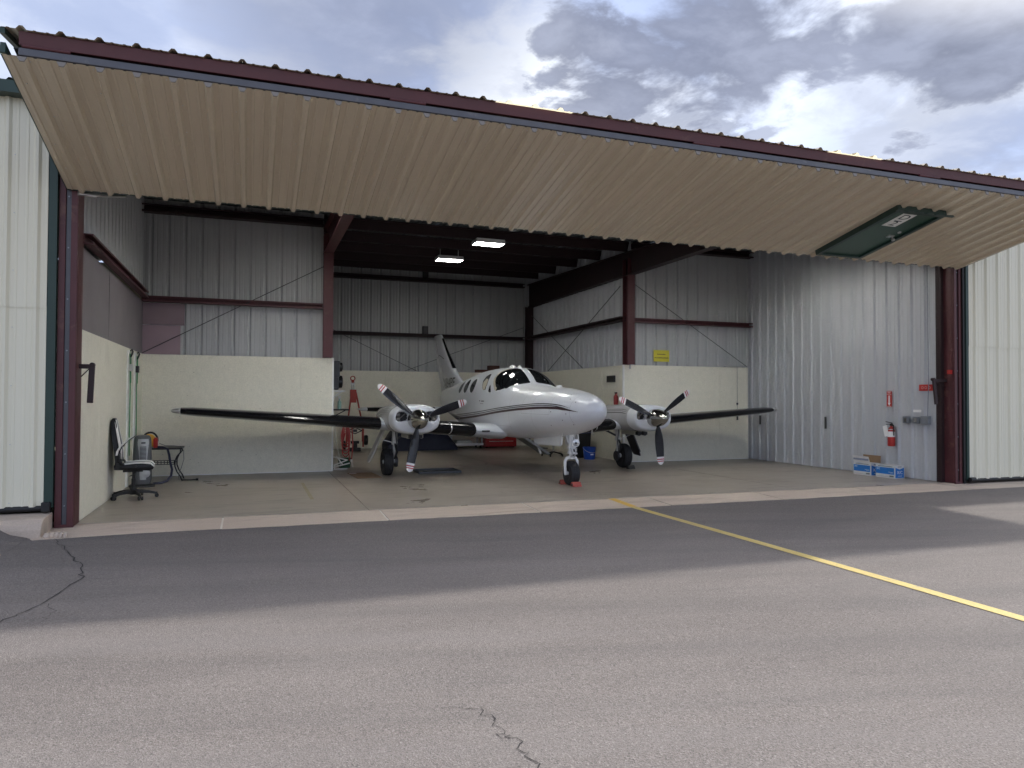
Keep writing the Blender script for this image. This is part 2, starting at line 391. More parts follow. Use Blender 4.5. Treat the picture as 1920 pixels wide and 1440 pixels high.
# ================================================================== GROUND
DY, HP = 9.975, 2.40
def structure(o): o['kind'] = 'structure'; return o
mb = MB()
def grid(mb, x0, x1, y0, y1, nx, ny, zf):
    vs = [(x0+(x1-x0)*i/nx, y0+(y1-y0)*j/ny, zf(x0+(x1-x0)*i/nx, y0+(y1-y0)*j/ny)) for j in range(ny+1) for i in range(nx+1)]
    mb.add(vs, [(j*(nx+1)+i, j*(nx+1)+i+1, (j+1)*(nx+1)+i+1, (j+1)*(nx+1)+i) for j in range(ny) for i in range(nx)])
mb.add([(-1500, -1500, -.12), (1500, -1500, -.12), (1500, 1500, -.12), (-1500, 1500, -.12)], [(0, 1, 2, 3)])
structure(obj('ground', mb, mat('dry_ground', (.19, .17, .12), .9, col2=(.15, .15, .09), nscale=.05)))
def sstep(a, b, x):
    t = max(0, min(1, (x-a)/(b-a))); return t*t*(3-2*t)
def asph_z(x, y):
    z = -.03
    z += .075*sstep(-2.35, -3.1, x)*sstep(8.6, 9.42, y) + .02*sstep(-2.2, -2.6, x)*sstep(9.0, 9.42, y)
    z += .006*math.sin(x*.9+1)*math.sin(y*.7)*sstep(9.2, 8.0, y)
    return z
mb = MB(); grid(mb, -9, 16, -3, 9.43, 100, 62, asph_z)
# outer ring of the apron, butted to the fine patch
for (x0, x1, y0, y1) in ((-80, -9, -90, 9.43), (16, 90, -90, 9.43), (-9, 16, -90, -3)):
    mb.add([(x0, y0, -.03), (x1, y0, -.03), (x1, y1, -.03), (x0, y1, -.03)], [(0, 1, 2, 3)])
asph = structure(obj('asphalt_apron', mb, M_ASPHALT, smooth=2))
mb = MB(); grid(mb, -9, -2.32, 8.6, 9.62, 40, 20, lambda x, y: asph_z(x, min(y, 9.42))+.004 + (.13*sstep(8.85, 9.60, y)+.012*math.sin(x*5+y*9)*sstep(9.0, 9.5, y))*sstep(-2.36, -2.80, x))
structure(obj('asphalt_ramp', mb, M_ASPHALT, smooth=2))
M_CRACK = mat('asphalt_crack', (.028, .026, .026), .95)
def crack(pts, wd, seed):
    rnd = random.Random(seed); path = []
    for (a, b) in zip(pts, pts[1:]):
        for k in range(7):
            t = k/7; path.append((a[0]+(b[0]-a[0])*t + rnd.uniform(-.028, .028), a[1]+(b[1]-a[1])*t + rnd.uniform(-.028, .028)))
    path.append(pts[-1]); mb = MB(); L_ = []; R_ = []
    for i, p in enumerate(path):
        q0 = path[max(0, i-1)]; q1 = path[min(len(path)-1, i+1)]; d = Vector((q1[0]-q0[0], q1[1]-q0[1])).normalized()
        h = wd*rnd.uniform(.25, 1.0)*(.35 if i in (0, len(path)-1) else 1)
        z = asph_z(*p)+.004
        L_.append((p[0]-d.y*h, p[1]+d.x*h, z)); R_.append((p[0]+d.y*h, p[1]-d.x*h, z))
    n = len(path); mb.add(L_+R_, [(i, i+1, n+i+1, n+i) for i in range(n-1)])
    obj('crack', mb, M_CRACK, asph)
crack([(-2.03, 9.37), (-1.81, 8.69), (-1.49, 7.82), (-1.37, 7.24), (-1.49, 6.5), (-1.63, 5.99), (-1.9, 5.3)], .0075, 3)
crack([(1.10, 3.55), (1.14, 3.39), (1.13, 3.22), (1.18, 3.15), (1.16, 3.0), (1.22, 2.7), (1.20, 2.45)], .0038, 5)
crack([(.93, 3.62), (1.02, 3.60), (1.10, 3.55)], .002, 6)
crack([(-1.40, 7.3), (-1.15, 7.15), (-1.0, 7.2)], .003, 9)
crack([(-1.49, 6.5), (-1.35, 6.2), (-1.38, 5.9)], .003, 10)
# painted taxi line: apron part and the part over the threshold
M_LINE = mat('yellow_line_paint', (.56, .43, .14), .6, col2=(.50, .385, .13), nscale=4, fine=(60, .12, .2), dirt=((.25, .22, .18), 7, .60, .72, .6))
mb = MB(); ny = 40
grid(mb, 5.235, 5.355, -14, 9.43, 1, ny*2, lambda x, y: asph_z(x, y)+.005); structure(obj('yellow_taxi_line', mb, M_LINE))
mb = MB(); mb.add([(5.235, 9.432, -.0205), (5.355, 9.432, -.0205), (5.37, 10.14, .004), (5.245, 10.14, .004)], [(0, 1, 2, 3)]); structure(obj('yellow_taxi_line', mb, mat('yellow_line_paint_orange', (.62, .38, .06), .6, fine=(60, .12, .2))))

# threshold strip of separately poured slabs
sill = structure(node('concrete_threshold'))
edges = [-2.6, -.32, 1.70, 3.82, 5.92, 7.98, 10.1, 12.15, 14.3, 16.5, 18.7, 20.9, 23.1, 25.3]
for a, b in zip(edges, edges[1:]):
    mb = MB(); rnd = random.Random(a); dz = rnd.uniform(-.003, .003); fr = 9.43
    n = 8
    top = []
    for i in range(n+1):
        x = a+.012 + (b-a-.024)*i/n
        ye = fr - .03 + rnd.uniform(-.012, .012)
        if a < -2: ye = 9.30+.14*min(1, (x+2.6)/1.4)
        top.append((x, ye))
    vs = [(x, y, -.027+dz) for x, y in top] + [(x, 10.15, 0.0) for x, y in top] + [(x, y, -.11) for x, y in top]
    fs = [(i, i+1, n+2+i, n+1+i) for i in range(n)] + [(2*n+2+i, 2*n+3+i, i+1, i) for i in range(n)]
    mb.add(vs, fs); obj('concrete_slab', mb, M_SILL, sill)
mb = MB()
for x in edges[1:-1]: mb.add([(x-.0115, 9.42, -.031), (x+.0115, 9.42, -.031), (x+.0115, 10.148, -.004), (x-.0115, 10.148, -.004)], [(0, 1, 2, 3)])
obj('joint_filler', mb, M_SEALANT, sill)
# floor: slabs with control joints
floor = structure(node('hangar_floor'))
xs = [-2.3, 1.565, 5.44, 8.98, 12.7]; ys = [10.158, 16.3, 23.1]
for i in range(4):
    for j in range(2):
        mb = MB(); q = .006
        x0, x1, y0, y1 = xs[i]+q, xs[i+1]-q, ys[j]+q, ys[j+1]-q
        mb.box(x0, x1, y0, y1, -.12, 0); obj('floor_slab', mb, M_FLOOR, floor)
mb = MB(); mb.add([(-2.3, 10.15, -.008), (12.7, 10.15, -.008), (12.7, 23.1, -.008), (-2.3, 23.1, -.008)], [(0, 1, 2, 3)])
obj('joint_base', mb, mat('joint_dark', (.06, .055, .05), .9), floor)
# worn yellow and black hazard tape on the floor
mb = MB(); rnd = random.Random(4)
for k in range(22):
    y = 11.5 + k*.105; mb.add([(.87, y, .004), (.93, y+.03, .004), (.93, y+.075, .004), (.87, y+.045, .004)], [(0, 1, 2, 3)])
obj('hazard_tape', mb, mat('worn_tape', (.33, .27, .10), .7), floor)
# pale scuff marks
mb = MB(); rnd = random.Random(11)
for cx, cy, rx, ry, a0, a1 in ((-.78, 11.15, .34, .22, 1.9, 5.0), (-.25, 11.55, .30, .12, .2, 2.4), (-.35, 11.45, .2, .1, 3.2, 5.6)):
    n = 18; P = [(cx+rx*math.cos(a0+(a1-a0)*k/n), cy+ry*math.sin(a0+(a1-a0)*k/n)) for k in range(n+1)]
    v0 = [(x-.004, y-.008*rnd.uniform(.5, 1.2), .003) for x, y in P]; v1 = [(x+.004, y+.008*rnd.uniform(.3, 1.2), .003) for x, y in P]
    mb.add(v0+v1, [(k, k+1, n+2+k, n+1+k) for k in range(n)])
obj('scuff', mb, mat('pale_scuff', (.40, .385, .35), .7), floor)

# ================================================================== HANGAR
hangar = thing('hangar', 'long metal hangar building with maroon steel frame and one open bay', 'hangar', (5.2, 16, 0))
H0 = Vector((5.2, 16, 0))
def hnode(n): return node(n, hangar, -H0)            # children in world coordinates
HN = {k: hnode(k) for k in ('side_wall', 'partition_wall', 'rear_wall', 'tail_bay_wall', 'roof', 'wall_lining')}
hn_main = hangar
def hobj(name, mb, m, parent=None, **k):
    o = obj(name, mb, m, parent or hangar, **k)
    if parent is None: o.location = -H0
    return o
ROOF_Z = lambda y: 5.22 + (y-9.85)*.040
XL, XR, YB, TB, TXL, TXR = -2.03, 12.36, 15.8, 22.9, 1.62, 8.74
# ---- upper siding
sheet_wall(HN['partition_wall'], (XL, 10.32), R(90), 5.48, 3.55, 5.55, M_WHITESHEET)
sheet_wall(HN['partition_wall'], (XR, YB+.1), R(-90), 5.62, 0.01, 2.42, M_GALV)
sheet_wall(HN['partition_wall'], (XR+.003, YB+.1), R(-90), 5.62, 2.415, 5.55, M_GALV)
sheet_wall(HN['rear_wall'], (XL, YB), 0, 3.45, 2.35, 5.46, M_WHITESHEET, groove=True)
sheet_wall(HN['rear_wall'], (TXR+.06, YB+.1), 0, XR-TXR-.06, 2.35, 5.46, M_WHITESHEET, groove=True)
sheet_wall(HN['tail_bay_wall'], (TXL-.1, TB), 0, TXR-TXL+.3, 2.3, 5.74, M_WHITESHEET, groove=True)
sheet_wall(HN['tail_bay_wall'], (TXR+.06, TB), R(-90), TB-YB, 2.3, 5.7, M_GALV)
sheet_wall(HN['tail_bay_wall'], (TXL-.06, YB), R(90), TB-YB, 2.3, 5.7, M_GALV)
# ---- lower cream boards, 1.22 m wide sheets butted with fine joints
def boards(p0, p1, z0, z1, th, inward, m, first=1.22, node_=None, nm='wall_board'):
    a = Vector((*p0, 0)); b = Vector((*p1, 0)); d = (b-a); l = d.length; d.normalize(); x = 0; wdt = first; rnd = random.Random(l)
    nrm = Vector((*inward, 0))
    while x < l-.01:
        e = min(l, x+wdt); mb = MB(); g_ = .0012; off = rnd.uniform(0, .003)
        P = [a+d*(x+g_), a+d*(e-g_)]
        q = [P[0]+nrm*(th+off), P[1]+nrm*(th+off), P[1], P[0]]
        mb.rings([[(*v.xy, z0) for v in q], [(*v.xy, z1) for v in q]])
        obj(nm, mb, m, node_ or HN['wall_lining']); x = e; wdt = 1.22
boards((XL, 10.33), (XL, YB-.03), .005, HP, .03, (1, 0), M_OSB)
boards((XL+.03, YB), (TXL+.03, YB), .005, HP, .03, (0, -1), M_OSB, first=1.75)
boards((TXR-.08, YB+.1), (XR-.045, YB+.1), .005, HP, .03, (0, -1), M_OSB, first=1.55)
boards((TXL, TB), (TXR-.02, TB), .005, HP, .30, (0, -1), M_OSB, first=1.1)
boards((TXR, YB+.13), (TXR, TB-.31), .005, HP, .03, (-1, 0), M_OSB)
boards((TXL, YB+.03), (TXL, TB-.31), .005, HP, .03, (1, 0), M_OSB)
# grey and mauve boards above the lining
boards((XL, 10.33), (XL, YB-.02), HP+.004, 3.44, .02, (1, 0), M_BOARDGREY, first=1.9)
mb = MB(); mb.box(XL+.02, -1.26, YB-.02, YB-.002, 2.985, 3.41); obj('wall_board', mb, M_BOARDPINK, HN['wall_lining'])
mb = MB(); mb.box(XL+.02, -1.33, YB-.024, YB-.002, HP+.004, 2.975); obj('wall_board', mb, mat('mauve_board_light', (.36, .26, .30), .6, col2=(.31, .225, .26), nscale=1.5), HN['wall_lining'])
mk_ = MB(); rnd = random.Random(21)
for k in range(26):
    x = rnd.uniform(-1.7, 1.4); z = rnd.uniform(.25, 2.2); wv = rnd.uniform(.004, .012); mk_.add([(x-wv, YB-.0345, z-.004), (x+wv, YB-.0345, z-.002), (x+wv*.8, YB-.0345, z+.005), (x-wv*.7, YB-.0345, z+.003)], [(0, 1, 2, 3)])
for k in range(22):
    x = rnd.uniform(8.9, 12.1); z = rnd.uniform(.25, 2.2); wv = rnd.uniform(.004, .010); mk_.add([(x-wv, YB+.0655, z-.004), (x+wv, YB+.0655, z-.002), (x+wv*.8, YB+.0655, z+.005), (x-wv*.7, YB+.0655, z+.003)], [(0, 1, 2, 3)])
obj('nick', mk_, mat('nick_dark', (.16, .14, .11), .8), HN['wall_lining'], kind='stuff')
# white end trims of the lining
def trim(x0, x1, y0, y1, z0, z1, m=M_WHITETRIM): mb = MB(); mb.box(x0, x1, y0, y1, z0, z1); obj('edge_trim', mb, m, HN['wall_lining'])
trim(TXL+.002, TXL+.034, YB-.036, YB+.02, .005, HP+.003)
trim(TXR-.116, TXR-.082, YB+.062, YB+.13, .005, HP+.003)
trim(XR-.043, XR-.033, YB+.055, YB+.07, .005, HP)
trim(XL+.03, TXL, YB-.045, YB-.031, .004, .020)
trim(TXR-.08, XR-.05, YB+.055, YB+.069, .004, .018)
# ---- steel: columns, girts, rafters, purlins, header
def col_i(x, y, z1, w_, d_, along='y', m=M_MAROON, z0=0.0):   # I-section column: flanges face along
    mb = MB(); t = .012
    if along == 'y':
        mb.box(x-w_/2, x+w_/2, y-d_/2, y-d_/2+t, z0, z1); mb.box(x-w_/2, x+w_/2, y+d_/2-t, y+d_/2, z0, z1); mb.box(x-t/2, x+t/2, y-d_/2+t, y+d_/2-t, z0, z1)
    else:
        mb.box(x-w_/2, x-w_/2+t, y-d_/2, y+d_/2, z0, z1); mb.box(x+w_/2-t, x+w_/2, y-d_/2, y+d_/2, z0, z1); mb.box(x-w_/2+t, x+w_/2-t, y-t/2, y+t/2, z0, z1)
    return hobj('column', mb, m)
# front jambs
def jamb(xa, xb, strip):
    mb = MB(); mid = (xa+xb)/2; h = .028
    mb.box(xa, mid-h, DY, DY+.05, 0, 5.0); mb.box(mid+h, xb, DY, DY+.05, 0, 5.0)
    mb.box(xa, xb, DY+.051, DY+.33, 0, 5.0)
    mb.box(xa-.0, xb+.0, DY-.006, DY+.04, -.015, .03)
    c = hobj('column', mb, M_MAROON, bevel=.006)
    m2 = MB(); m2.box(mid-h+.003, mid+h-.003, DY+.022, DY+.05, .03, 4.98); obj('seal_strip', m2, M_GREYST if strip else M_MAROON_SHADE, c)
    m3 = MB(); rnd = random.Random(xa)
    for z in [.25+.62*k for k in range(8)]: m3.cyl((mid, DY+.014, z), (mid, DY+.024, z), .009, seg=8)
    obj('bolt', m3, M_CONDUIT, c)
    return c
mb = MB(); mb.box(12.345, 12.419, 10.20, 10.31, 0, 5.0); hobj('cover_strip', mb, M_MAROON_SHADE)
for xx in (-40, 45):
    mb = MB(); mb.box(xx-.05, xx+.05, 9.9, 26, 0, 5.7); hobj('outer_wall', mb, M_CREAM)
mb = MB(); mb.box(-2.21, -2.04, 10.2, 10.34, 0, 5.0); hobj('cover_strip', mb, M_MAROON_SHADE)
jl = jamb(-2.185, -1.985, True); jr = jamb(12.42, 12.60, False)
col_i(1.51, YB-.10, 5.0, .20, .30, 'y', z0=HP+.004); 
col_i(TXR+.0, YB-.0, 5.0, .20, .26, 'y', z0=HP+.004)
col_i(TXR-.02, TB-.40, 4.62, .22, .30, 'y', M_MAROON_SHADE); col_i(TXL+.1, TB-.40, 4.62, .22, .30, 'y', M_MAROON_SHADE)
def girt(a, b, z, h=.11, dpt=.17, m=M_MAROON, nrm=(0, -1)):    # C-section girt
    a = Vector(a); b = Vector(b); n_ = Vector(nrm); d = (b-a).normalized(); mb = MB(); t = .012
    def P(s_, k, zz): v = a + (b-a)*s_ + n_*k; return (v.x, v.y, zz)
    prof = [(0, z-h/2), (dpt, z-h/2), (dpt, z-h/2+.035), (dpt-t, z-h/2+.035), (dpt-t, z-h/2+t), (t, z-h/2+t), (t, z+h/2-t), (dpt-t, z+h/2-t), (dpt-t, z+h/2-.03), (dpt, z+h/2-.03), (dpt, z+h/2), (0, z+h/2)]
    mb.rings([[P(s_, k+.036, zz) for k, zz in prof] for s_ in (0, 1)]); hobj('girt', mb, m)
girt((XL, YB), (1.41, YB), 3.475); girt((XL, YB), (1.41, YB), 5.24, .15, .2, M_MAROON_SHADE)
girt((TXR+.1, YB+.1), (XR+.30, YB+.1), 3.50); girt((TXR+.1, YB+.1), (XR+.30, YB+.1), 5.34, .15, .2, M_MAROON_SHADE)
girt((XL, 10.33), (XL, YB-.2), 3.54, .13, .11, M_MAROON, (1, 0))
girt((TXL, TB), (TXR-.13, TB), 3.56, .11, .2, M_MAROON_SHADE); girt((TXL, TB), (TXR-.13, TB), 5.34, .13, .2, M_MAROON_SHADE)
girt((TXR, YB+.1), (TXR, TB-.5), 3.54, .12, .16, M_MAROON_SHADE, (-1, 0))
def beam(a, b, z0a, z1a, z0b, z1b, fw=.20, m=M_MAROON, name='rafter'):   # I-beam with tapering web
    a = Vector((*a, 0)); b = Vector((*b, 0)); d = (b-a).normalized(); n_ = Vector((-d.y, d.x, 0)); mb = MB(); t = .014
    def ring(p, z0, z1):
        pr = [(-fw/2, z0), (fw/2, z0), (fw/2, z0+t), (.006, z0+t), (.006, z1-t), (fw/2, z1-t), (fw/2, z1), (-fw/2, z1), (-fw/2, z1-t), (-.006, z1-t), (-.006, z0+t), (-fw/2, z0+t)]
        return [(p.x+n_.x*k, p.y+n_.y*k, z) for k, z in pr]
    mb.rings([ring(a, z0a, z1a), ring(b, z0b, z1b)]); return hobj(name, mb, m)
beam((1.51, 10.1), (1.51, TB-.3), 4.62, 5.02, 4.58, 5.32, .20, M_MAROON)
beam((TXR, 10.1), (TXR, TB-.3), 4.62, 5.02, 4.58, 5.36, .20, M_MAROON_SHADE)
beam((XL-.3, 10.12), (XR+.4, 10.12), 4.62, 5.10, 4.62, 5.10, .16, M_MAROON_SHADE, 'header_beam')
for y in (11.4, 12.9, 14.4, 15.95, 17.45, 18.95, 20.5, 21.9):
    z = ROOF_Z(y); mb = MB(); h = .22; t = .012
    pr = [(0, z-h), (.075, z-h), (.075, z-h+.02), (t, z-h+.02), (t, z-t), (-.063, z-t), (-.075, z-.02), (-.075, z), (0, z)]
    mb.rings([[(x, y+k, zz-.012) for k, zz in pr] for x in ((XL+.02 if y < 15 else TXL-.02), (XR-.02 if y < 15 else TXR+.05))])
    hobj('purlin', mb, M_MAROON_SHADE)
# roof sheets run front to back, ribs up; 0.914 m wide
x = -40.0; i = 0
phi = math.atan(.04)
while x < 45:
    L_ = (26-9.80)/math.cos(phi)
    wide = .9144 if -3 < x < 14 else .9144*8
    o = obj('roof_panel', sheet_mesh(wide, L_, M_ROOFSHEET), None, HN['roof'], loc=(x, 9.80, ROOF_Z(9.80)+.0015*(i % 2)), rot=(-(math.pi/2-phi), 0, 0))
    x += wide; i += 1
# outer back wall of the whole row
mb = MB(); mb.box(-40, 45, 26.0, 26.1, 0, 5.83); hobj('outer_wall', mb, M_CREAM)
# brace rods
def rod(a, b, r=.008): mb = MB(); mb.cyl(a, b, r, seg=6); hobj('brace_rod', mb, M_DARKMETAL)
rod((-2.0, YB-.06, 2.42), (1.42, YB-.06, 4.33)); rod((TXR+.1, YB+.03, 4.45), (XR-.1, YB+.03, 2.42))
rod((1.75, TB-.05, 3.95), (5.0, TB-.05, 2.42)); rod((TXR-.1, TB-.05, 3.95), (4.6, TB-.05, 2.42))
rod((TXR-.02, YB+.4, 4.4), (TXR-.02, TB-2.0, 2.42), .010); rod((TXR-.02, TB-.6, 4.3), (TXR-.02, YB+2.6, 2.42), .010)
# latch arms on the jambs
for (x0, s_, y) in ((-1.985, 1, 10.18), (12.42, -1, 10.16)):
    k = 1.0 if s_ > 0 else 2.3
    mb = MB(); mb.bar((x0, y, 1.93), (x0+s_*.14*k, y, 1.93), .05, .055); mb.bar((x0+s_*.14*k, y-.01, 1.95), (x0+s_*.125*k, y-.03, 1.48), .035, .065, up=(1, 0, 0))
    mb.bar((x0+s_*.13*k, y-.03, 1.92), (x0+s_*.02, y-.02, 1.80), .012, .012)
    mb.lathe([(-.03, .03), (.04, .03)], (x0+s_*.14*k, y, 1.95), (0, 1, 0), 10)
    hobj('latch_arm', mb, M_MAROON_SHADE, bevel=.004)
# conduit boxes on the galvanised wall
mb = MB()
for yc in (10.93, 10.70): 
    mb.box(XR-.095, XR-.04, yc-.075, yc+.075, 1.10, 1.235); mb.box(XR-.105, XR-.094, yc-.05, yc+.05, 1.12, 1.215)
mb.box(XR-.11, XR-.04, 10.40, 10.58, 1.09, 1.25); mb.cyl((XR-.07, 11.0, 1.165), (XR-.07, 10.42, 1.165), .014, seg=8)
cb = hobj('conduit_box', mb, M_CONDUIT, bevel=.006)
mb = MB()
for yc in (10.93, 10.70): mb.box(XR-.109, XR-.106, yc-.028, yc+.028, 1.13, 1.205)
obj('cover_plate', mb, M_STEEL, cb)
mb = MB(); mb.tube([(XR-.05, 10.47, 1.25), (XR-.05, 10.44, 1.9), (XR-.05, 10.45, 2.8), (XR-.05, 10.46, 4.6)], .008, 6); hobj('cable', mb, M_CONDUIT)
# small switch plate and red tag on jamb
mb = MB(); mb.box(12.375, 12.415, 10.02, 10.10, 2.05, 2.13); hobj('alarm_button', mb, M_RED)
mb = MB(); mb.box(XR-.04, XR-.036, 10.62, 10.80, 1.32, 1.37); hobj('paper_note', mb, M_WHITE)
# cable pull cords and cleats on right rear lining
mb = MB(); mb.box(11.62, 12.10, YB+.03, YB+.068, HP+.002, HP+.03); hobj('lamp_tube', mb, M_STEEL)
for x in (11.98,):
    mb = MB(); mb.tube([(x, YB+.062, HP), (x, YB+.06, 1.85), (x+.005, YB+.062, 1.1)], .004, 6); hobj('pull_cord', mb, M_DARKMETAL)
    mb = MB(); mb.box(x-.02, x+.02, YB+.045, YB+.068, 1.02, 1.15); mb.box(x-.02, x+.02, YB+.045, YB+.068, 1.42, 1.47); hobj('cord_cleat', mb, M_DARKMETAL)
mb = MB(); mb.box(XR-.06, XR-.036, 15.35, 15.39, .92, 1.15); hobj('cord_cleat', mb, M_DARKMETAL)
mb = MB(); mb.box(XR-.06, XR-.036, 13.1, 13.14, .90, 1.17); hobj('cord_cleat', mb, M_DARKMETAL)
# neighbours' eave trim
mb = MB(); mb.box(-40, -2.2, 9.74, 9.98, 5.06, 5.20); mb.box(12.62, 45, 9.74, 9.98, 5.06, 5.20); hobj('eave_trim', mb, M_GREEN)
mb = MB(); mb.box(-2.2, 12.62, 9.86, 9.98, 5.13, 5.205); hobj('eave_trim', mb, M_MAROON_SHADE)

# ---- neighbouring closed bays
def closed_door(x0, x1, z0, zm, z1, label, edge_left):
    t = thing('closed_hangar_door', label, 'hangar door', ((x0+x1)/2, DY, z0), group='closed doors of the neighbouring bays')
    o = node('door_skin', t, (-(x0+x1)/2, -DY, -z0))
    xa = x0
    sheet_wall(o, (xa, DY-.045), 0, x1-x0, z0+.045, zm-.004, M_CREAM)
    sheet_wall(o, (xa, DY-.052), 0, x1-x0, zm-.03, z1, M_CREAM)
    W = lambda nm, mb, m, **k: obj(nm, mb, m, t, loc=(-(x0+x1)/2, -DY, -z0), **k)
    mb = MB()
    if edge_left: mb.box(x0-.065, x0-.002, DY-.05, DY+.02, z0+.03, z1)
    else: mb.box(x1+.002, x1+.095, DY-.05, DY+.02, z0+.03, z1)
    W('edge_trim', mb, M_GREEN, bevel=.004)
    mb = MB(); mb.box(x0, x1, DY-.03, DY+.04, z0+.046, z1); W('door_frame', mb, M_DARKMETAL)
    mb = MB(); yb = DY-.035
    mb.tube([(x0, yb, z0+.025), ((x0+x1)/2, yb-.004, z0+.02), (x1, yb, z0+.025)], .034, 10); W('bottom_seal', mb, M_BLACK, smooth=True)
    mb = MB(); xe = x0-.03 if edge_left else x1+.045
    if edge_left: mb.cyl((xe-.02, DY-.09, z0+.045), (xe+.11, DY-.09, z0+.045), .042, seg=14)
    else: mb.box(xe-.055, xe+.035, DY-.12, DY-.045, z0-.01, z0+.10)
    W('seal_end', mb, M_BLACK, bevel=.008)
    mb = MB(); rnd = random.Random(x0)
    x = x0+.1524
    while x < x1:
        for z in [z0+.10+.68*k for k in range(7)]:
            if z < z1-.1: mb.lathe([(0, .007), (.005, .006), (.006, .001)], (x+.075, DY-.053, z+rnd.uniform(-.01, .01)), (0, -1, 0), 6)
        x += .6096
    W('screw', mb, M_STEEL)
    return t
closed_door(-12.0, -2.285, .215, 2.63, 5.06, 'closed cream ribbed metal door left of the open bay', False)
closed_door(12.725, 27.0, .03, 2.60, 5.06, 'closed cream ribbed metal door right of the open bay', True)
mb = MB(); mb.box(12.602, 12.655, DY-.03, DY+.3, -.0, 5.0); hobj('door_post', mb, M_BLACK)
# raised threshold block of the left neighbour
mb = MB(); n = 12
prof = [(9.98, .185), (9.72, .175), (9.60, .165), (9.52, .12), (9.47, .06), (9.455, -.05), (9.455, -.11), (9.98, -.11)]
mb.prism(prof, 0, -12, -2.20); structure(obj('raised_concrete_threshold', mb, M_SILL, bevel=.01))
mb = MB(); random.seed(3)
for k in range(5):
    cx, cy = -2.13+.045*k, 9.43+.02*math.sin(k); r = .045-.005*k
    mb.lathe([(-.035, r*.6), (0, r), (.035, r*.75), (.05, .002)], (cx, cy, -.015), (.2, .1, 1), 7)
structure(obj('broken_concrete', mb, M_SILL))

# ================================================================== BIFOLD DOOR
bd = thing('bifold_door', 'wide tan bifold hangar door folded up over the open bay', 'hangar door', (-2.092, 9.93, 4.04))
LL = 2.536; phi1 = math.atan2(.53, 2.48); WD = 14.63
low = node('lower_leaf', bd, (0, 0, 0), (math.pi/2-phi1, 0, 0))
for k in range(16):
    obj('siding_panel', sheet_mesh(.9144, LL-.02, M_TAN, hmaj=.045), None, low, loc=(k*.9144, .0012*(k % 2), .01))
def lp(nm, mb, m, parent=None, **k): return obj(nm, mb, m, parent or low, **k)
mb = MB(); mb.box(.125, WD-.125, .004, .078, LL-.07, LL+.005); lp('fold_beam', mb, M_GREYST, bevel=.006)
mb = MB(); mb.box(0, WD, .003, .075, -.028, .03); lp('bottom_rail', mb, M_GREEN)
for xa in (-.012, WD-.03):
    mb = MB(); mb.box(xa, xa+.042, .002, .10, -.02, LL+.012); lp('edge_trim', mb, M_GREEN)
for k in range(1, 7):
    mb = MB(); mb.box(.13, WD-.13, .07, .12, k*.37-.02, k*.37+.02); lp('door_girt', mb, M_MAROON_SHADE)
mb = MB(); mb.box(.06, WD-.06, .124, .134, 0.0, LL-.09); lp('door_lining', mb, M_ROOFSHEET)
rnd = random.Random(8); mb = MB()
for k in range(24):
    for z in (.05, .55, 1.05, 1.6, 2.1, LL-.06):
        if rnd.random() < .82:
            x = .1524+k*.6096+rnd.choice((-.06, .05))
            if 10.98 < x < 12.05 and z < 1.95: continue
            mb.lathe([(0, .0075), (.004, .0065), (.006, .001)], (x, -.002, z+rnd.uniform(-.02, .02)), (0, -1, 0), 6)
lp('screw', mb, M_STEEL, kind='stuff')
# rib closure plates at the fold
mb = MB(); mb.rings([[(-.040, -.003, z), (.040, -.003, z), (.019, -.048, z-.003), (-.019, -.048, z-.003)] for z in (LL-.016, LL-.006)])
rc_me = mb.mesh('rib_closure', mat('rib_closure_grey', (.22, .20, .18), .6))
for k in range(48): obj('rib_closure', rc_me, None, low, loc=(.1524+k*.3048, 0, 0))
mb = MB(); mb.bar((.10, -.02, -.05), (.62, .01, -.055), .05, .022, up=(0, 0, 1)); mb.cyl((.12, -.02, -.05), (.30, -.035, -.06), .018, seg=8); lp('latch_bar', mb, M_STEEL)
# hinges
for x in (.15, 3.42, 7.10, 10.75, 14.1):
    mb = MB()
    for j in range(3): mb.cyl((x+j*.125, .094, LL+.004), (x+j*.125+.127, .094, LL+.004), .016 if j != 1 else .0145, seg=10)
    lp('hinge', mb, M_MAROON)
# walk door
wx0, wx1, wz0, wz1 = 11.02, 11.99, .20, 1.90
wd = node('walk_door', bd, (0, 0, 0), (math.pi/2-phi1, 0, 0))
mb = MB(); t_ = .075; yo = -.090
mb.box(wx0, wx0+t_, yo, -.002, wz0, wz1); mb.box(wx1-t_, wx1, yo, -.002, wz0, wz1); mb.box(wx0+t_, wx1-t_, yo, -.002, wz0, wz0+.05); mb.box(wx0+t_, wx1-t_, yo, -.002, wz1-t_, wz1)
obj('door_frame', mb, M_GREEN, wd, bevel=.004)
mb = MB(); mb.box(wx0+t_+.004, wx1-t_-.004, -.058, -.020, wz0+.054, wz1-t_-.004); obj('door_slab', mb, M_DOORGREEN, wd, bevel=.003)
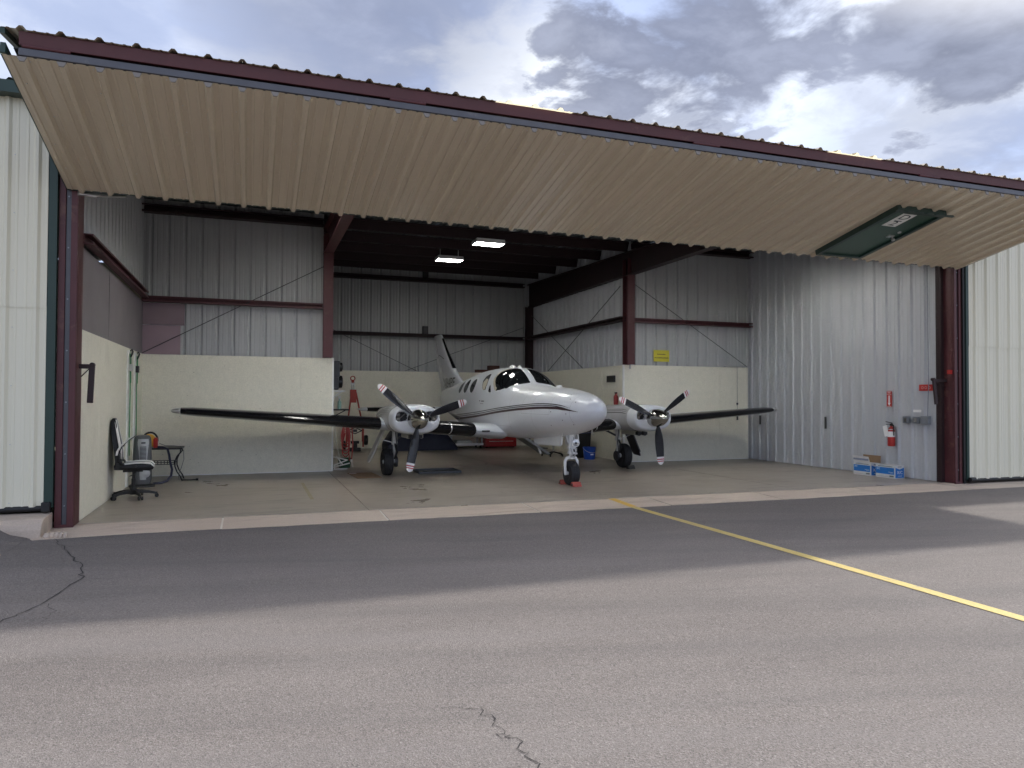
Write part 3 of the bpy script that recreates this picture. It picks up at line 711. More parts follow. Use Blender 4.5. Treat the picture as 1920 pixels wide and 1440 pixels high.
# drip flashing with its edge cut to the ribs
pts = []; x = wx0-.04
while x < wx1+.08:
    pts.append((x, wz1+.03)); pts.append((x+.10, wz1+.035)); pts.append((x+.135, wz1+.005)); pts.append((x+.165, wz1+.005)); x += .2
mb = MB(); poly = [(wx0-.04, wz1-.03)] + [(wx1+.12, wz1-.03)] + list(reversed(pts)); 
mb.rings([[(a, -.096, b) for a, b in poly], [(a, -.089, b) for a, b in poly]]); obj('drip_flashing', mb, M_GREEN, wd)
mb = MB(); mb.box(11.265, 11.535, -.0635, -.0585, 1.36, 1.77); sg = obj('number_sign', mb, M_WHITETRIM, wd)
for s_, zz in (('D', 1.665), ('2', 1.455)):
    text('sign_letter', s_, .205, mat('sign_print', (.03, .05, .055), .5), frame((11.40, -.0645, zz), (1, 0, 0), (0, 0, 1)), sg, .001, 1.25)
mb = MB(); mb.box(11.325, 11.47, -.0650, -.0638, 1.535, 1.555); obj('sign_line', mb, MATS['sign_print'], sg)
mb = MB(); mb.lathe([(0, .034), (.012, .034), (.016, .012), (.045, .012), (.05, .028), (.075, .030), (.085, .018), (.087, .001)], (11.80, -.058, 1.06), (0, -1, 0), 14)
mb.lathe([(0, .030), (.014, .028), (.018, .02), (.019, .001)], (11.80, -.058, 1.20), (0, -1, 0), 14)
mb.box(11.70, 11.78, -.074, -.0585, 1.02, 1.09)
obj('door_knob', mb, M_STEEL, wd, smooth=True)
# upper leaf
UL = 2.52; phi2 = math.atan2(.36, 2.49)
upp = node('upper_leaf', bd, (0, 7.45-9.93, 4.795-4.04), (-(math.pi/2-phi2), 0, 0))
for k in range(16):
    fr = k in (5, 10)
    obj('skylight_panel' if fr else 'siding_panel', sheet_mesh(.9144, UL, M_FRP if fr else M_TAN), None, upp, loc=(k*.9144, .0012*(k % 2), -.035))
up_ = lambda nm, mb, m, **k: obj(nm, mb, m, upp, **k)
mb = MB(); mb.box(.125, WD-.125, .004, .124, 0, .07); up_('fold_beam', mb, M_MAROON, bevel=.005)
for xa in (-.012, WD-.03):
    mb = MB(); mb.box(xa, xa+.042, .003, .055, -.03, UL); up_('edge_trim', mb, M_GREEN)
for k in range(1, 7):
    mb = MB()
    mb.box(.13, WD-.13, .004, .05, k*.38-.02, k*.38+.02); up_('door_girt', mb, M_MAROON_SHADE)
mb = MB(); mb.box(.0, WD, .01, .13, UL-.05, UL+.02); up_('top_rail', mb, M_MAROON_SHADE)

# ================================================================== AEROPLANE
PX, PY, PYAW = 5.38, 14.0, R(.3)
plane = thing('aeroplane', 'white twin propeller aeroplane with dark stripes parked nose out', 'aeroplane', (PX, PY, 0), PYAW)
S0 = -3.26                                           # nose tip in local y
def pchip(x, y):
    n = len(x); h = [x[i+1]-x[i] for i in range(n-1)]; d = [(y[i+1]-y[i])/h[i] for i in range(n-1)]; m = [0]*n
    for i in range(1, n-1):
        if d[i-1]*d[i] > 0:
            w1 = 2*h[i]+h[i-1]; w2 = h[i]+2*h[i-1]; m[i] = (w1+w2)/(w1/d[i-1]+w2/d[i])
    m[0] = d[0]; m[-1] = d[-1]
    def f(q):
        q = min(max(q, x[0]), x[-1]); i = 0
        while i < n-2 and q >= x[i+1]: i += 1
        t = (q-x[i])/h[i]
        return (2*t**3-3*t*t+1)*y[i]+(t**3-2*t*t+t)*h[i]*m[i]+(-2*t**3+3*t*t)*y[i+1]+(t**3-t*t)*h[i]*m[i+1]
    return f
class Body:                                          # lofted body: rows of s, z bottom, z top, half width, z widest, exponents
    def __init__(s, rows, y0, xc=0.0):
        s.r = rows; s.y0 = y0; s.xc = xc; X = [math.sqrt(r[0]) for r in rows]; s.F = [pchip(X, [r[i] for r in rows]) for i in range(1, 7)]; s.smax = rows[-1][0]
    def sec(s, u): q = math.sqrt(max(u, 0)); return [f(q) for f in s.F]
    def at(s, u, th):                                # th: 0 = +x side, 90 deg = top
        zb, zt, hw, zw, nu, nl = s.sec(u); c, sn = math.cos(th), math.sin(th); n = nu if sn >= 0 else nl
        x = hw*math.copysign(abs(c)**(2/n), c); z = zw + (zt-zw if sn >= 0 else zw-zb)*math.copysign(abs(sn)**(2/n), sn)
        return Vector((s.xc+x, s.y0+u, z))
    def nrm(s, u, th):
        e = 1e-3; a = s.at(min(u+e, s.smax), th)-s.at(max(u-e, 0), th); b = s.at(u, th+e)-s.at(u, th-e); n = a.cross(b)
        n = n.normalized() if n.length > 1e-12 else Vector((0, -1, 0))
        p = s.at(u, th); zb, zt, hw, zw, _, _ = s.sec(u); c = Vector((s.xc, p.y, zw))
        return n if n.dot(p-c) >= 0 else -n
    def off(s, u, th, d): return s.at(u, th) + s.nrm(u, th)*d
    def th(s, u, z, side):                           # angle at height z on a side
        zb, zt, hw, zw, nu, nl = s.sec(u)
        if z >= zw: q = min(1, (z-zw)/(zt-zw)); n = nu; sg = 1
        else: q = min(1, (zw-z)/(zw-zb)); n = nl; sg = -1
        sn = q**(n/2); a = math.asin(min(1, sn))*sg
        return a if side > 0 else math.pi-a
    def thx(s, u, x):                                # angle of the upper surface at offset x from the centre
        zb, zt, hw, zw, nu, nl = s.sec(u); c = min(1, abs(x)/hw)**(nu/2)
        a = math.acos(c); return a if x >= 0 else math.pi-a
    def loft(s, us, seg, mb, mi=0, cap0=True, cap1=True):
        mb.rings([[s.at(u, 2*math.pi*k/seg) for k in range(seg)] for u in us], mi, cap0, cap1)
    def patch(s, outline, d, mb, K=6, mi=0, sub=4):  # outline in (u, th); filled towards its middle
        P = []
        for a, b in zip(outline, outline[1:]+outline[:1]):
            for k in range(sub): t = k/sub; P.append((a[0]+(b[0]-a[0])*t, a[1]+(b[1]-a[1])*t))
        cu = sum(p[0] for p in P)/len(P); ct = sum(p[1] for p in P)/len(P); b0 = len(mb.v); n = len(P)
        for k in range(K):
            t = 1-k/K
            for p in P: mb.v.append(tuple(s.off(cu+(p[0]-cu)*t, ct+(p[1]-ct)*t, d)))
        mb.v.append(tuple(s.off(cu, ct, d)))
        for k in range(K-1):
            for j in range(n):
                q = (j+1) % n; mb.f.append((b0+k*n+j, b0+k*n+q, b0+(k+1)*n+q, b0+(k+1)*n+j)); mb.m.append(mi)
        for j in range(n): mb.f.append((b0+(K-1)*n+j, b0+(K-1)*n+(j+1) % n, b0+K*n)); mb.m.append(mi)
        return [s.off(p[0], p[1], d) for p in P]
    def ribbon(s, line, wfun, d, mb, mi=0, sub=8):   # line in (u, z, side): painted stripe of width wfun(t)
        P = []
        for a, b in zip(line, line[1:]):
            for k in range(sub): t = k/sub; P.append(tuple(a[i]+(b[i]-a[i])*t for i in range(2)))
        P.append(line[-1][:2]); side = line[0][2]; n = len(P)
        fz = pchip([p[0] for p in line], [p[1] for p in line]) if all(line[i][0] < line[i+1][0] for i in range(len(line)-1)) else None
        A = []; B = []
        for i, (u, z) in enumerate(P):
            if fz: z = fz(u)
            w_ = wfun(i/(n-1))/2
            A.append(s.off(u, s.th(u, z+w_, side), d)); B.append(s.off(u, s.th(u, z-w_, side), d))
        mb.add(A+B, [(i, i+1, n+i+1, n+i) for i in range(n-1)], mi)
FUS = Body([
(0.00,1.365,1.375,.004,1.370,2.0,2.0),(0.02,1.305,1.435,.075,1.368,2.0,2.0),(0.08,1.225,1.508,.155,1.362,2.0,2.0),
(0.22,1.135,1.578,.255,1.350,2.0,2.0),(0.45,1.045,1.640,.360,1.335,2.0,2.1),(0.80,.965,1.697,.460,1.320,2.1,2.2),
(1.20,.905,1.742,.540,1.310,2.1,2.3),(1.70,.850,1.775,.610,1.305,2.15,2.4),(2.20,.800,1.800,.655,1.305,2.2,2.4),
(2.65,.770,1.830,.690,1.320,2.25,3.2),(2.90,.760,1.878,.708,1.335,2.35,3.2),(3.15,.752,2.032,.722,1.350,2.45,3.2),
(3.45,.746,2.168,.732,1.375,2.4,3.2),(3.75,.742,2.216,.735,1.395,2.3,3.2),(4.20,.740,2.240,.736,1.405,2.2,3.2),
(4.80,.740,2.235,.735,1.410,2.15,3.2),(5.60,.745,2.200,.725,1.420,2.15,3.2),(6.30,.790,2.120,.690,1.430,2.15,2.3),
(7.00,.875,2.040,.630,1.440,2.1,2.2),(7.80,.985,1.960,.530,1.470,2.1,2.1),(8.60,1.085,1.900,.410,1.500,2.0,2.0),
(9.20,1.165,1.850,.300,1.520,2.0,2.0),(9.75,1.250,1.800,.180,1.540,2.0,2.0),(10.1,1.340,1.720,.080,1.540,2.0,2.0),
(10.2,1.420,1.660,.030,1.540,2.0,2.0)], S0)
pp = lambda nm, mb, m, parent=None, **k: obj(nm, mb, m, parent or plane, **k)
us = [0, .006, .015, .03, .05, .08, .12, .17, .23, .30, .38, .47, .57, .68, .8, .95, 1.1, 1.3, 1.5, 1.75, 2.0, 2.25, 2.5, 2.65, 2.78, 2.9, 3.0, 3.1, 3.2, 3.3, 3.4, 3.5, 3.6, 3.75, 3.9, 4.1, 4.4, 4.8, 5.2, 5.6, 6, 6.3, 6.65, 7, 7.4, 7.8, 8.2, 8.6, 8.9, 9.2, 9.5, 9.75, 9.95, 10.1, 10.2]
mb = MB(); FUS.loft(us, 72, mb); fus = pp('fuselage', mb, M_PLANE, smooth=2)

def side_outline(pts, side): return [(u, FUS.th(u, z, side)) for u, z in pts]
def rim(P, r, m, parent, name='window_frame'):
    mb = MB(); P = list(P); n = len(P)
    rs = []
    for i, p in enumerate(P):
        d = (P[(i+1) % n]-P[i-1]).normalized(); u = (p - Vector((0, p.y, 1.35))).normalized(); x = d.cross(u).normalized(); u = x.cross(d)
        rs.append([p + x*r*1.5*math.cos(t) + u*r*.55*math.sin(t) for t in (2*math.pi*k/6 for k in range(6))])
    rs.append(rs[0]); mb.rings(rs, 0, False, False); return obj(name, mb, m, parent, smooth=True)
for side in (-1, 1):
    # windscreen pane wrapping from the centre post round the side
    ctr = [(2.93, .050), (3.10, .050), (3.30, .052), (3.50, .055), (3.60, .085)]
    top = [(3.64, .20), (3.71, .33), (3.76, .43)]
    rear = [(3.72, 1.965), (3.56, 1.85), (3.37, 1.725)]
    low_ = [(3.28, 1.695), (3.12, 1.712), (2.97, 1.742)]
    lowx = [(2.94, .46), (2.87, .34), (2.84, .20), (2.86, .09)]
    out = [(u, FUS.thx(u, side*x)) for u, x in ctr+top] + [(u, FUS.th(u, z, side)) for u, z in rear+low_] + [(u, FUS.thx(u, side*x)) for u, x in lowx]
    mb = MB(); P = FUS.patch(out, .005, mb, 10, sub=5); wsn = pp('windscreen', mb, M_GLASS, smooth=2)
    rim(P, .012, M_PLANE, wsn)
    # pale interior trim seen inside the glass edge
    mb = MB()
    edge = out[5:12]; ins = []
    cu = sum(p[0] for p in out)/len(out); ct = sum(p[1] for p in out)/len(out)
    fine = []
    for p, q in zip(edge, edge[1:]): fine += [(p[0]+(q[0]-p[0])*k/6, p[1]+(q[1]-p[1])*k/6) for k in range(6)]
    fine.append(edge[-1]); rows = [[FUS.off(u+(cu-u)*f, th+(ct-th)*f, .0085) for u, th in fine] for f in (.02, .06, .10, .14, .17)]
    mb.rings(rows, 0, False, False, False); obj('inner_trim', mb, M_BEIGE, wsn, smooth=2)
    # inner frame bar and sloping tube seen through the pane
    a = FUS.off(3.05, FUS.thx(3.05, side*.30), .0068); b = FUS.off(3.52, FUS.thx(3.52, side*.25), .0068); mb = MB(); mb.cyl(a, b, .006, seg=6); obj('inner_bar', mb, M_PLANEGREY, wsn)
    mb = MB(); q = [(3.40, 1.80), (3.44, 1.79), (3.68, 2.0), (3.645, 2.01)]
    mb.add([FUS.off(u, FUS.th(u, z, side), .0068) for u, z in q], [(0, 1, 2, 3)]); obj('seat_belt_post', mb, M_BEIGE, wsn)
    # small triangular pane
    out = side_outline([(3.50, 1.672), (3.64, 1.672), (3.72, 1.70), (3.745, 1.83), (3.69, 1.85), (3.56, 1.745)], side)
    mb = MB(); P = FUS.patch(out, .005, mb, 4); tw = pp('quarter_window', mb, M_GLASS, smooth=2); rim(P, .010, M_PLANE, tw)
    # crew side window with pale blind inside
    out = side_outline([(3.90, 1.73), (4.10, 1.72), (4.22, 1.78), (4.40, 1.93), (4.42, 2.04), (4.30, 2.10), (4.12, 2.08), (4.00, 1.98), (3.92, 1.86)], side)
    mb = MB(); P = FUS.patch(out, .005, mb, 5); cw = pp('crew_window', mb, M_GLASS, smooth=2); rim(P, .012, M_PLANE, cw)
    out2 = side_outline([(3.97, 1.745), (4.10, 1.74), (4.20, 1.80), (4.30, 1.90), (4.24, 1.99), (4.06, 1.96), (3.98, 1.86)], side)
    mb = MB(); FUS.patch(out2, .0065, mb, 4); obj('window_blind', mb, M_BEIGE, cw, smooth=2)
    for uc in (4.98, 5.52, 6.05) if side < 0 else (4.98, 5.52):
        out = []
        for k in range(20):
            a = 2*math.pi*k/20; out.append((uc+.205*math.cos(a)+.05*math.sin(a), FUS.th(uc+.205*math.cos(a)+.05*math.sin(a), 1.84+.17*math.sin(a), side)))
        mb = MB(); P = FUS.patch(out, .004, mb, 5, sub=1); ow = pp('cabin_window', mb, M_GLASSCAB, smooth=2); rim(P, .012, M_PLANE, ow)
    # stripes
    l1 = [(.42, 1.398), (.65, 1.440), (.93, 1.462), (1.23, 1.468), (1.92, 1.440), (2.76, 1.385), (4.58, 1.250), (6.2, 1.165), (7.4, 1.131), (9.1, 1.30)]
    l3 = [(.25, 1.337), (.51, 1.373), (.76, 1.394), (1.04, 1.397), (1.89, 1.366), (2.75, 1.310), (4.64, 1.158), (6.2, 1.075), (7.4, 1.055), (9.1, 1.25)]
    l2 = [(a[0], (z+q)/2 + .006) for (a, z, q) in ((l1[i], l1[i][1], l3[i][1]) for i in range(len(l1)))]
    for ln, w0, m, nm in ((l1, .016, M_STRIPE, 'stripe'), (l2, .015, M_STRIPE, 'stripe'), (l3, .042, M_STRIPERED, 'stripe')):
        mb = MB(); FUS.ribbon([(u, z, side) for u, z in ln], lambda t, w0=w0: w0*min(1, .12+t*6), .0022, mb); obj(nm, mb, m, fus, smooth=2)
    # skin joints and access panels
    mb = MB()
    def seamline(u0, z0, u1, z1, n=10):
        A = []; B = []
        for k in range(n+1):
            u = u0+(u1-u0)*k/n; z = z0+(z1-z0)*k/n; wv = .0022
            if abs(u1-u0) > abs(z1-z0): A.append(FUS.off(u, FUS.th(u, z+wv, side), .0018)); B.append(FUS.off(u, FUS.th(u, z-wv, side), .0018))
            else: A.append(FUS.off(u+wv, FUS.th(u+wv, z, side), .0018)); B.append(FUS.off(u-wv, FUS.th(u-wv, z, side), .0018))
        mb.add(A+B, [(k, k+1, n+2+k, n+1+k) for k in range(n)])
    for u in (.42, 1.55, 2.50): seamline(u, FUS.sec(u)[0]+.06, u, FUS.sec(u)[1]-.03, 16)
    seamline(.95, 1.28, 1.95, 1.28); seamline(.95, 1.28, .95, 1.62, 8); seamline(1.95, 1.28, 1.95, 1.62, 8)
    seamline(2.5, 1.02, 6.2, 1.02, 20); seamline(4.6, .95, 4.6, 1.75, 12)
    obj('skin_joint', mb, mat('joint_grey', (.33, .335, .35), .5), fus)
    mb = MB()
    for u, z in ((.52, 1.55), (.62, 1.19), (.9, 1.33), (.50, 1.30), (.35, 1.50), (.62, 1.62), (1.0, 1.09), (.45, 1.12)):
        p = FUS.off(u, FUS.th(u, z, side), .001); n_ = FUS.nrm(u, FUS.th(u, z, side)); mb.lathe([(0, .010), (.003, .009), (.004, .001)], p, n_, 8)
    obj('fastener', mb, M_DARKMETAL, fus)
# badge and lettering on the nose side (unreadable small print)
mb = MB(); FUS.ribbon([(3.90, 1.50, -1), (4.10, 1.50, -1)], lambda t: .022, .002, mb); FUS.ribbon([(4.16, 1.505, -1), (4.24, 1.505, -1)], lambda t: .018, .002, mb); FUS.ribbon([(3.94, 1.445, -1), (4.16, 1.445, -1)], lambda t: .008, .002, mb)
obj('nose_badge', mb, M_STRIPE, fus)
# roof and nose aerials
for u, h, l in ((4.15, .05, .16), (3.72, .045, .12)):
    z = FUS.sec(u)[1]; mb = MB(); mb.lathe([(-.012, l*.55), (.0, l*.5), (h*.55, l*.38), (h, l*.12), (h+.003, .001)], (0, S0+u, z), (0, 0, 1), 14); pp('aerial', mb, M_WHITE, smooth=2)
z = FUS.sec(1.75)[1]; mb = MB(); mb.lathe([(-.012, .062), (.014, .06), (.03, .045), (.036, .001)], (0.05, S0+1.75, z), (0, 0, 1), 14); pp('beacon', mb, M_WHITE, smooth=2)
for (x, u) in ((-.20, 1.05), (.24, .75)):
    zb = FUS.sec(u)[0]+.03; mb = MB(); mb.tube([(x, S0+u, zb+.02), (x, S0+u, zb-.06), (x, S0+u-.08, zb-.075)], .009, 8); pp('pitot_tube', mb, M_STEEL)
mb = MB(); mb.box(-.62, -.44, S0+4.0, S0+4.25, .70, .718); pp('belly_aerial', mb, M_WHITE)

# ---- fin
def airfoil(n=14, t=.12):                            # closed loop of (chord fraction, half thickness)
    up = []
    for k in range(n+1):
        x = (1-math.cos(math.pi*k/n))/2; y = 5*t*(.2969*math.sqrt(x)-.126*x-.3516*x*x+.2843*x**3-.1036*x**4); up.append((x, y))
    return up
AF = airfoil()
def foil_ring(le, chord, t, span_axis, P, lo=0.0, hi=1.0, grow=0.0, camber=.0):
    up = [(x, y) for x, y in AF if lo-1e-6 <= x <= hi+1e-6]
    ring = [(x, y) for x, y in up] + [(x, -y) for x, y in reversed(up[1:] if lo == 0 else up)]
    if hi >= 1: ring = ring[:-1] if False else ring
    return [P(le + chord*x - (grow if x < hi else 0)*(1-x), chord*y*(t/.12)+math.copysign(grow, y) if (abs(y) > 1e-6) else 0.0) for x, y in ring]
def foil_loft(stations, mk, lo=0.0, hi=1.0, grow=0.0):
    mb = MB(); mb.rings([foil_ring(st[0], st[1], st[2], None, (lambda c, h, st=st: mk(c, h, st[3])), lo, hi, grow) for st in stations]); return mb
# fin stations: leading edge s, chord, thickness, z
fin = [(8.9, 1.30, .07, 1.45), (8.2, 2.12, .075, 1.75), (7.60, 2.76, .070, 1.86), (8.0, 2.45, .08, 2.0), (8.31, 2.20, .09, 2.13), (8.62, 2.00, .095, 2.29), (9.62, 1.38, .09, 2.95), (10.16, 1.06, .085, 3.36), (10.30, .92, .06, 3.45), (10.42, .72, .03, 3.475)]
mkf = lambda c, h, z: (h, S0+c, z)
fo = pp('fin', foil_loft(fin, mkf), M_PLANE, smooth=True)
def interp(st, z):
    for a, b in zip(st, st[1:]):
        if a[3] <= z <= b[3]:
            t = (z-a[3])/(b[3]-a[3]); return tuple(a[i]+(b[i]-a[i])*t for i in range(4))
obj('deice_boot', foil_loft([interp(fin, 2.40), interp(fin, 2.9), interp(fin, 3.33)], mkf, 0, .09, .004), M_BLACKGLOSS, fo, smooth=True)
mb = MB()
for sgn in (-1, 1):
    A = []; B = []
    for k in range(16):
        t = k/15; c = .28+.62*t; z = 2.70 + .10*math.sin(t*3.0) + .06*t; st = interp(fin, z); h = st[1]*(.055)*math.sqrt(max(.05, 1-abs(2*c-.7)))+.003
        u = st[0]+st[1]*c; A.append((sgn*h, S0+u, z+.012)); B.append((sgn*h, S0+u, z-.012))
    mb.add(A+B, [(k, k+1, 17+k, 16+k) for k in range(15)])
obj('fin_stripe', mb, M_STRIPE, fo)
rg = text('registration', 'N84PF', .40, M_STRIPE, Matrix.Identity(4), fo, 0.0, .80)  # laid on the skin below
rg.matrix_basis = Matrix.Identity(4)
bm = bmesh.new(); bm.from_mesh(rg.data); bmesh.ops.triangulate(bm, faces=bm.faces)
for _ in range(3): bmesh.ops.subdivide_edges(bm, edges=[e for e in bm.edges if e.calc_length() > .03], cuts=1); bmesh.ops.triangulate(bm, faces=bm.faces)
bm.to_mesh(rg.data); bm.free()
for v in rg.data.vertices:
    y = S0+9.15-v.co.x*1.22; z = 1.98+v.co.y; u = y-S0
    hf = 0.0
    if z > 1.87:
        q = interp(fin, z); c_ = (u-q[0])/q[1]
        if 0 < c_ < 1: hf = 5*q[2]*q[1]*(.2969*math.sqrt(c_)-.126*c_-.3516*c_**2+.2843*c_**3-.1036*c_**4)
    else: hf = .10
    zb, zt, hw, zw, nu, nl = FUS.sec(u)
    hb_ = hw*math.sqrt(max(0, 1-((z-zw)/(zt-zw))**2)) if z < zt else 0
    v.co = (-(max(hf, hb_)+.006), y, z)
# rudder hinge line
mb = MB(); 
for sgn in (-1, 1):
    A = []; 
    for z in (1.9, 2.2, 2.6, 3.0, 3.35):
        st = interp(fin, z); A.append((sgn*(st[1]*.042+.002), S0+st[0]+st[1]*.66, z))
    mb.tube(A, .005, 6)
obj('rudder_hinge', mb, mat('joint_grey', (.33, .335, .35), .5), fo)

# ---- tailplane
for side in (-1, 1):
    st = [(9.15, 1.30, .125, .12), (9.50, .95, .15, 1.6), (9.68, .78, .14, 2.38), (9.80, .60, .06, 2.48)]
    mk = lambda c, h, x, side=side: (side*x, S0+c, 1.24+h)
    tp = pp('tailplane', foil_loft(st, mk), M_PLANE, smooth=True)
    obj('deice_boot', foil_loft([(9.225, 1.22, .132, .45), (9.50, .95, .15, 1.6), (9.66, .795, .142, 2.28)], mk, 0, .19, .005), M_BLACKGLOSS, tp, smooth=True)

# ---- wings
WZ = lambda x: .83+.0715*x
WS = [(3.00, 2.05, .155, .45), (3.06, 1.98, .15, 1.0), (3.16, 1.80, .145, 2.5), (3.28, 1.58, .135, 4.2), (3.44, 1.22, .125, 6.30), (3.48, 1.10, .11, 6.52), (3.60, .86, .04, 6.60)]
def wst(x):
    for a, b in zip(WS, WS[1:]):
        if a[3] <= x <= b[3]:
            t = (x-a[3])/(b[3]-a[3]); return tuple(a[i]+(b[i]-a[i])*t for i in range(4))
for side in (-1, 1):
    mk = lambda c, h, x, side=side: (side*x-.06, S0+c, WZ(x)+h*(1.15 if h > 0 else .85)+.012-.040*(c-3.0-.075*(x-.45)))
    wg = pp('wing', foil_loft(WS, mk), M_PLANE, smooth=True)
    for xa, xb in ((1.10, 1.58), (1.60, 2.06), (2.96, 6.50)):
        xs_ = sorted([xa, xb] + [q[3] for q in WS if xa+.05 < q[3] < xb-.05])
        obj('deice_boot', foil_loft([wst(x) for x in xs_], mk, 0, .19, .0045), M_BLACKGLOSS, wg, smooth=True)
    mb = MB();     mb.lathe([(0, .05), (.05, .045), (.10, .03), (.125, .012), (.13, .001)], (side*6.53-.06, S0+3.56, WZ(6.6)+.01), (side, -.15, 0), 12); obj('tip_light', mb, M_STEEL, wg, smooth=True)
    # root fairing with its slot light
    mb = MB()
    rr = []
    for x, r_, s_ in ((.50, .12, 4.2), (.64, .13, 3.7), (.78, .13, 3.36), (.93, .124, 3.16), (1.09, .118, 3.07)):
        rr.append([(side*x-.06, S0+s_+.01+1.0*(1-math.cos(a))*.5, WZ(x)+.012+r_*math.sin(a)) for a in (math.pi*(-1+2*k/16)*.5 for k in range(17))])
    mb.rings(rr, 0, False, False, False); obj('wing_root_fairing', mb, M_PLANE, wg, smooth=2)
    mb = MB(); mb.box(side*1.06 if side < 0 else .90, side*.90 if side < 0 else 1.06, S0+2.985, S0+3.02, WZ(1)-.012, WZ(1)+.022); obj('taxi_light', mb, M_DARKMETAL, wg, bevel=.008)

# ---- engines
NZ = 1.170
NROWS = [(0.0, NZ-.215, NZ+.205, .395, NZ, 2.8, 2.6), (.012, NZ-.240, NZ+.228, .420, NZ, 2.8, 2.6), (.05, NZ-.266, NZ+.248, .446, NZ, 2.7, 2.5), (.14, NZ-.284, NZ+.262, .464, NZ, 2.6, 2.5),
         (.35, NZ-.298, NZ+.272, .474, NZ, 2.5, 2.4), (.9, NZ-.305, NZ+.276, .472, NZ-.01, 2.4, 2.3), (1.6, NZ-.290, NZ+.262, .43, NZ-.02, 2.3, 2.3), (2.3, NZ-.245, NZ+.232, .36, NZ-.02, 2.2, 2.2), (3.0, NZ-.18, NZ+.19, .25, NZ-.01, 2.1, 2.1), (3.55, NZ-.07, NZ+.08, .10, NZ, 2, 2), (3.65, NZ-.01, NZ+.02, .02, NZ, 2, 2)]
PROPY = 13.05-PY                                     # propeller plane, local
def build_prop(parent, ang):
    pr = node('propeller', parent)
    for b in range(3):
        a = ang + b*2*math.pi/3; rad = Vector((math.cos(a), 0, math.sin(a))); tan = Vector((-math.sin(a), 0, math.cos(a)))
        mb = MB(); secs = []
        tab = [(.10, .050, .050, 65), (.17, .060, .046, 58), (.24, .100, .036, 46), (.36, .142, .024, 36), (.50, .160, .018, 29), (.64, .158, .014, 24), (.78, .146, .010, 20), (.805, .143, .010, 19.5), (.845, .138, .009, 19), (.867, .134, .009, 18.8), (.887, .129, .008, 18.5), (.907, .122, .008, 18), (.935, .100, .006, 17.5), (.957, .066, .005, 17.3), (.968, .020, .003, 17)]
        for r, c, t, pt in tab:
            p = R(pt); ch = tan*math.cos(p) - Vector((0, 1, 0))*math.sin(p); nn = Vector((0, -1, 0))*math.cos(p) - tan*math.sin(p)
            ring = []
            for k in range(14):
                q = 2*math.pi*k/14; ring.append(rad*r + ch*(c*.53*math.cos(q)+.01) + nn*(t/2*math.sin(q)*(1.4 if math.sin(q) > 0 else .6)))
            secs.append(ring)
        mats_ = [M_PROP, M_TIPWHITE, M_TIPRED]
        for i in range(len(secs)-1):
            r = tab[i][0]; mi = 0
            if r >= .80: mi = 1
            if .84 <= r < .866 or .886 <= r < .906: mi = 2
            mb.rings([secs[i], secs[i+1]], mi, i == 0, i == len(secs)-2)
        obj('blade', mb, mats_, pr, smooth=True)
    mb = MB(); mb.lathe([(.10, .180), (.0, .184), (-.08, .177), (-.16, .157), (-.24, .122), (-.30, .092), (-.35, .058), (-.385, .026), (-.395, .002)], (0, 0, 0), (0, 1, 0), 36)
    obj('spinner', mb, M_CHROME, pr, smooth=True)
    mb = MB(); mb.lathe([(.09, .182), (.125, .182)], (0, 0, 0), (0, 1, 0), 32); obj('spinner_plate', mb, M_PLANEGREY, pr, smooth=True)
    return pr
